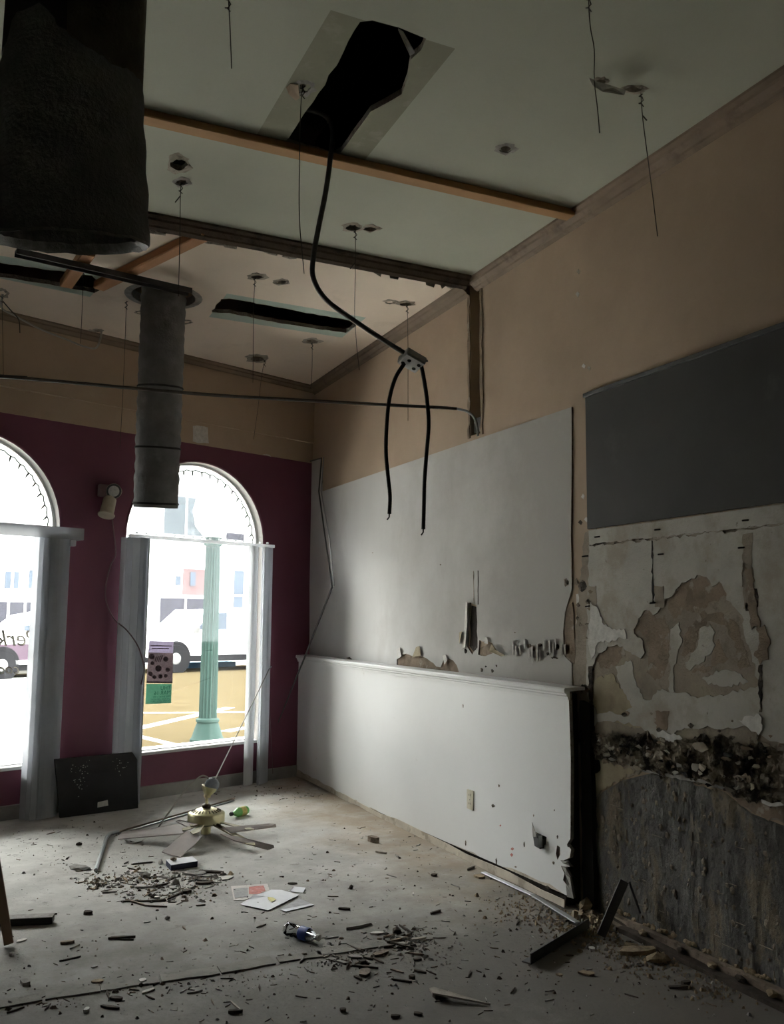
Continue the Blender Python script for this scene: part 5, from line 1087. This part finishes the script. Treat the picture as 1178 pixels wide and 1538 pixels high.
for i, (u0, v0, u1, v1, wd, th, k, lab) in enumerate(deb):
    a = fl(u0, v0); c = fl(u1, v1); d = c-a; L = d.length; d.normalize(); n_ = Vector((-d.y, d.x, 0)); rnd = random.Random(i); m_ = (a+c)/2
    if th >= .02 and k not in 'op' and wd/L > .3:
        b = B().lump(m_+UPV*th*.42, L/2, wd/2, th*.62, i, .5, (d, n_, UPV))
    else:
        q = [(-L/2, -wd*.3), (-L*.2, -wd*.5), (L*.25, -wd*.45), (L/2, -wd*.12), (L*.46, wd*.3), (L*.1, wd*.5), (-L*.3, wd*.42)]
        if k in 'dop': q = [(-L/2, -wd*.35), (-L*.1, -wd*.5), (L*.4, -wd*.35), (L/2, .0), (L*.38, wd*.3), (0, wd*.5), (-L*.46, wd*.4)]
        b = B().prism([m_+d*(x*(1+rnd.uniform(-.1, .1)))+n_*(y*(1+rnd.uniform(-.2, .2)))+UPV*.001 for x, y in q], (0, 0, th*rnd.uniform(.8, 1.1)))
    o = b.out(KN[k], K[k], None, (m_.x, m_.y, 0)); tag(o, lab, 'wood scrap' if k in 'dop' else 'plaster', 'debris pieces scattered over the floor')

# rubble nobody could count
def scatter(name, label, n, cs, mats, smin, smax, sd, flat_=.5, kind='mix', sp=.3):
    rnd = random.Random(sd); b = B()
    for i in range(n):
        u, v, su, sv = rnd.choice(cs); p = fl(rnd.gauss(u, su), min(1650, rnd.gauss(v, sv)))
        if p.x > WX-.06 or (p.y > YE-.02 and p.x > WS-.02) or N.dot(p) > CN-.03: continue
        s = rnd.uniform(smin, smax)**1.0*(1+2.2*(rnd.random()**6)); b.cur = rnd.randrange(len(mats)); a_ = rnd.uniform(0, 2*PI); X = Vector((math.cos(a_), math.sin(a_), 0)); Y = Vector((-X.y, X.x, 0))
        if kind == 'stick' or (kind == 'mix' and rnd.random() < sp):
            L = s*rnd.uniform(1.5, 4.5); w_ = s*.35; b.prism([p+X*L/2, p+Y*w_/2+X*L*.1, p-X*L/2, p-Y*w_/2], (0, 0, s*.25+.001))
        else:
            h = s*flat_; q = [p+X*s*.5*rnd.uniform(.7, 1.2), p+Y*s*.4*rnd.uniform(.6, 1.2), p-X*s*.5*rnd.uniform(.7, 1.2), p-Y*s*.4*rnd.uniform(.6, 1.2)]; tq = p+UPV*h+X*rnd.uniform(-.1, .1)*s
            b.add(q+[tq+X*s*.2, tq+Y*s*.18, tq-X*s*.2], [[0, 1, 5, 4], [1, 2, 6, 5], [2, 3, 6], [3, 0, 4, 6], [4, 5, 6]])
    return tag(b.out(name, mats, kind='stuff'), label, 'rubble', None, 'stuff')
scatter('rubble', 'mixed fine rubble heap in front of the fallen fan', 900, [(215, 1316, 26, 9), (265, 1326, 32, 9), (300, 1318, 25, 7), (160, 1326, 22, 6), (250, 1345, 35, 8)], [m_chip_g, m_wood_old, m_chip_g, m_chip_g, m_chip_w, m_sand, m_wood_dark], .005, .018, 1, .35, 'mix', .18)
scatter('rubble', 'dark splinter pile at the end of the raised floor strip', 420, [(520, 1436, 28, 9), (585, 1416, 22, 9), (610, 1412, 16, 8), (640, 1420, 30, 16)], [m_wood_dark, m_wood_old, m_chip_g, m_chip_g], .005, .017, 2, .3, 'mix')
scatter('rubble', 'sandy plaster crumbs along the wainscot foot and bare wall', 2600, [(800, 1362, 36, 14), (850, 1385, 26, 12), (900, 1400, 28, 16), (960, 1425, 35, 14), (1010, 1440, 40, 18), (1090, 1475, 40, 20), (880, 1370, 12, 6)], [m_sand, m_sand, m_wood_old, m_chip_g, m_sand], .004, .013, 3, .5, 'lump')
scatter('rubble', 'crumbling yellowish plaster heaped at the broken wainscot end', 260, [(885, 1372, 10, 9), (872, 1362, 8, 6), (905, 1388, 10, 7)], [m_sand, m_plaster_y, m_wood_old, m_wood_dark], .010, .028, 4, .8, 'mix')
scatter('rubble', 'thin scatter of crumbs over the whole bare floor', 1800, [(300, 1400, 220, 70), (600, 1400, 200, 70), (600, 1300, 120, 40), (300, 1480, 220, 30), (800, 1450, 160, 40), (460, 1190, 60, 10), (100, 1280, 80, 30)], [m_wood_dark, m_chip_g, m_wood_old, m_wood_dark, m_chip_w], .003, .010, 5, .4, 'mix')
scatter('rubble', 'dark crumbs caught along the raised floor strip', 170, [(60, 1508, 60, 6), (200, 1488, 60, 6), (340, 1468, 60, 6), (460, 1446, 40, 6)], [m_wood_dark, m_wood_old, m_chip_g], .004, .011, 6, .4, 'mix')
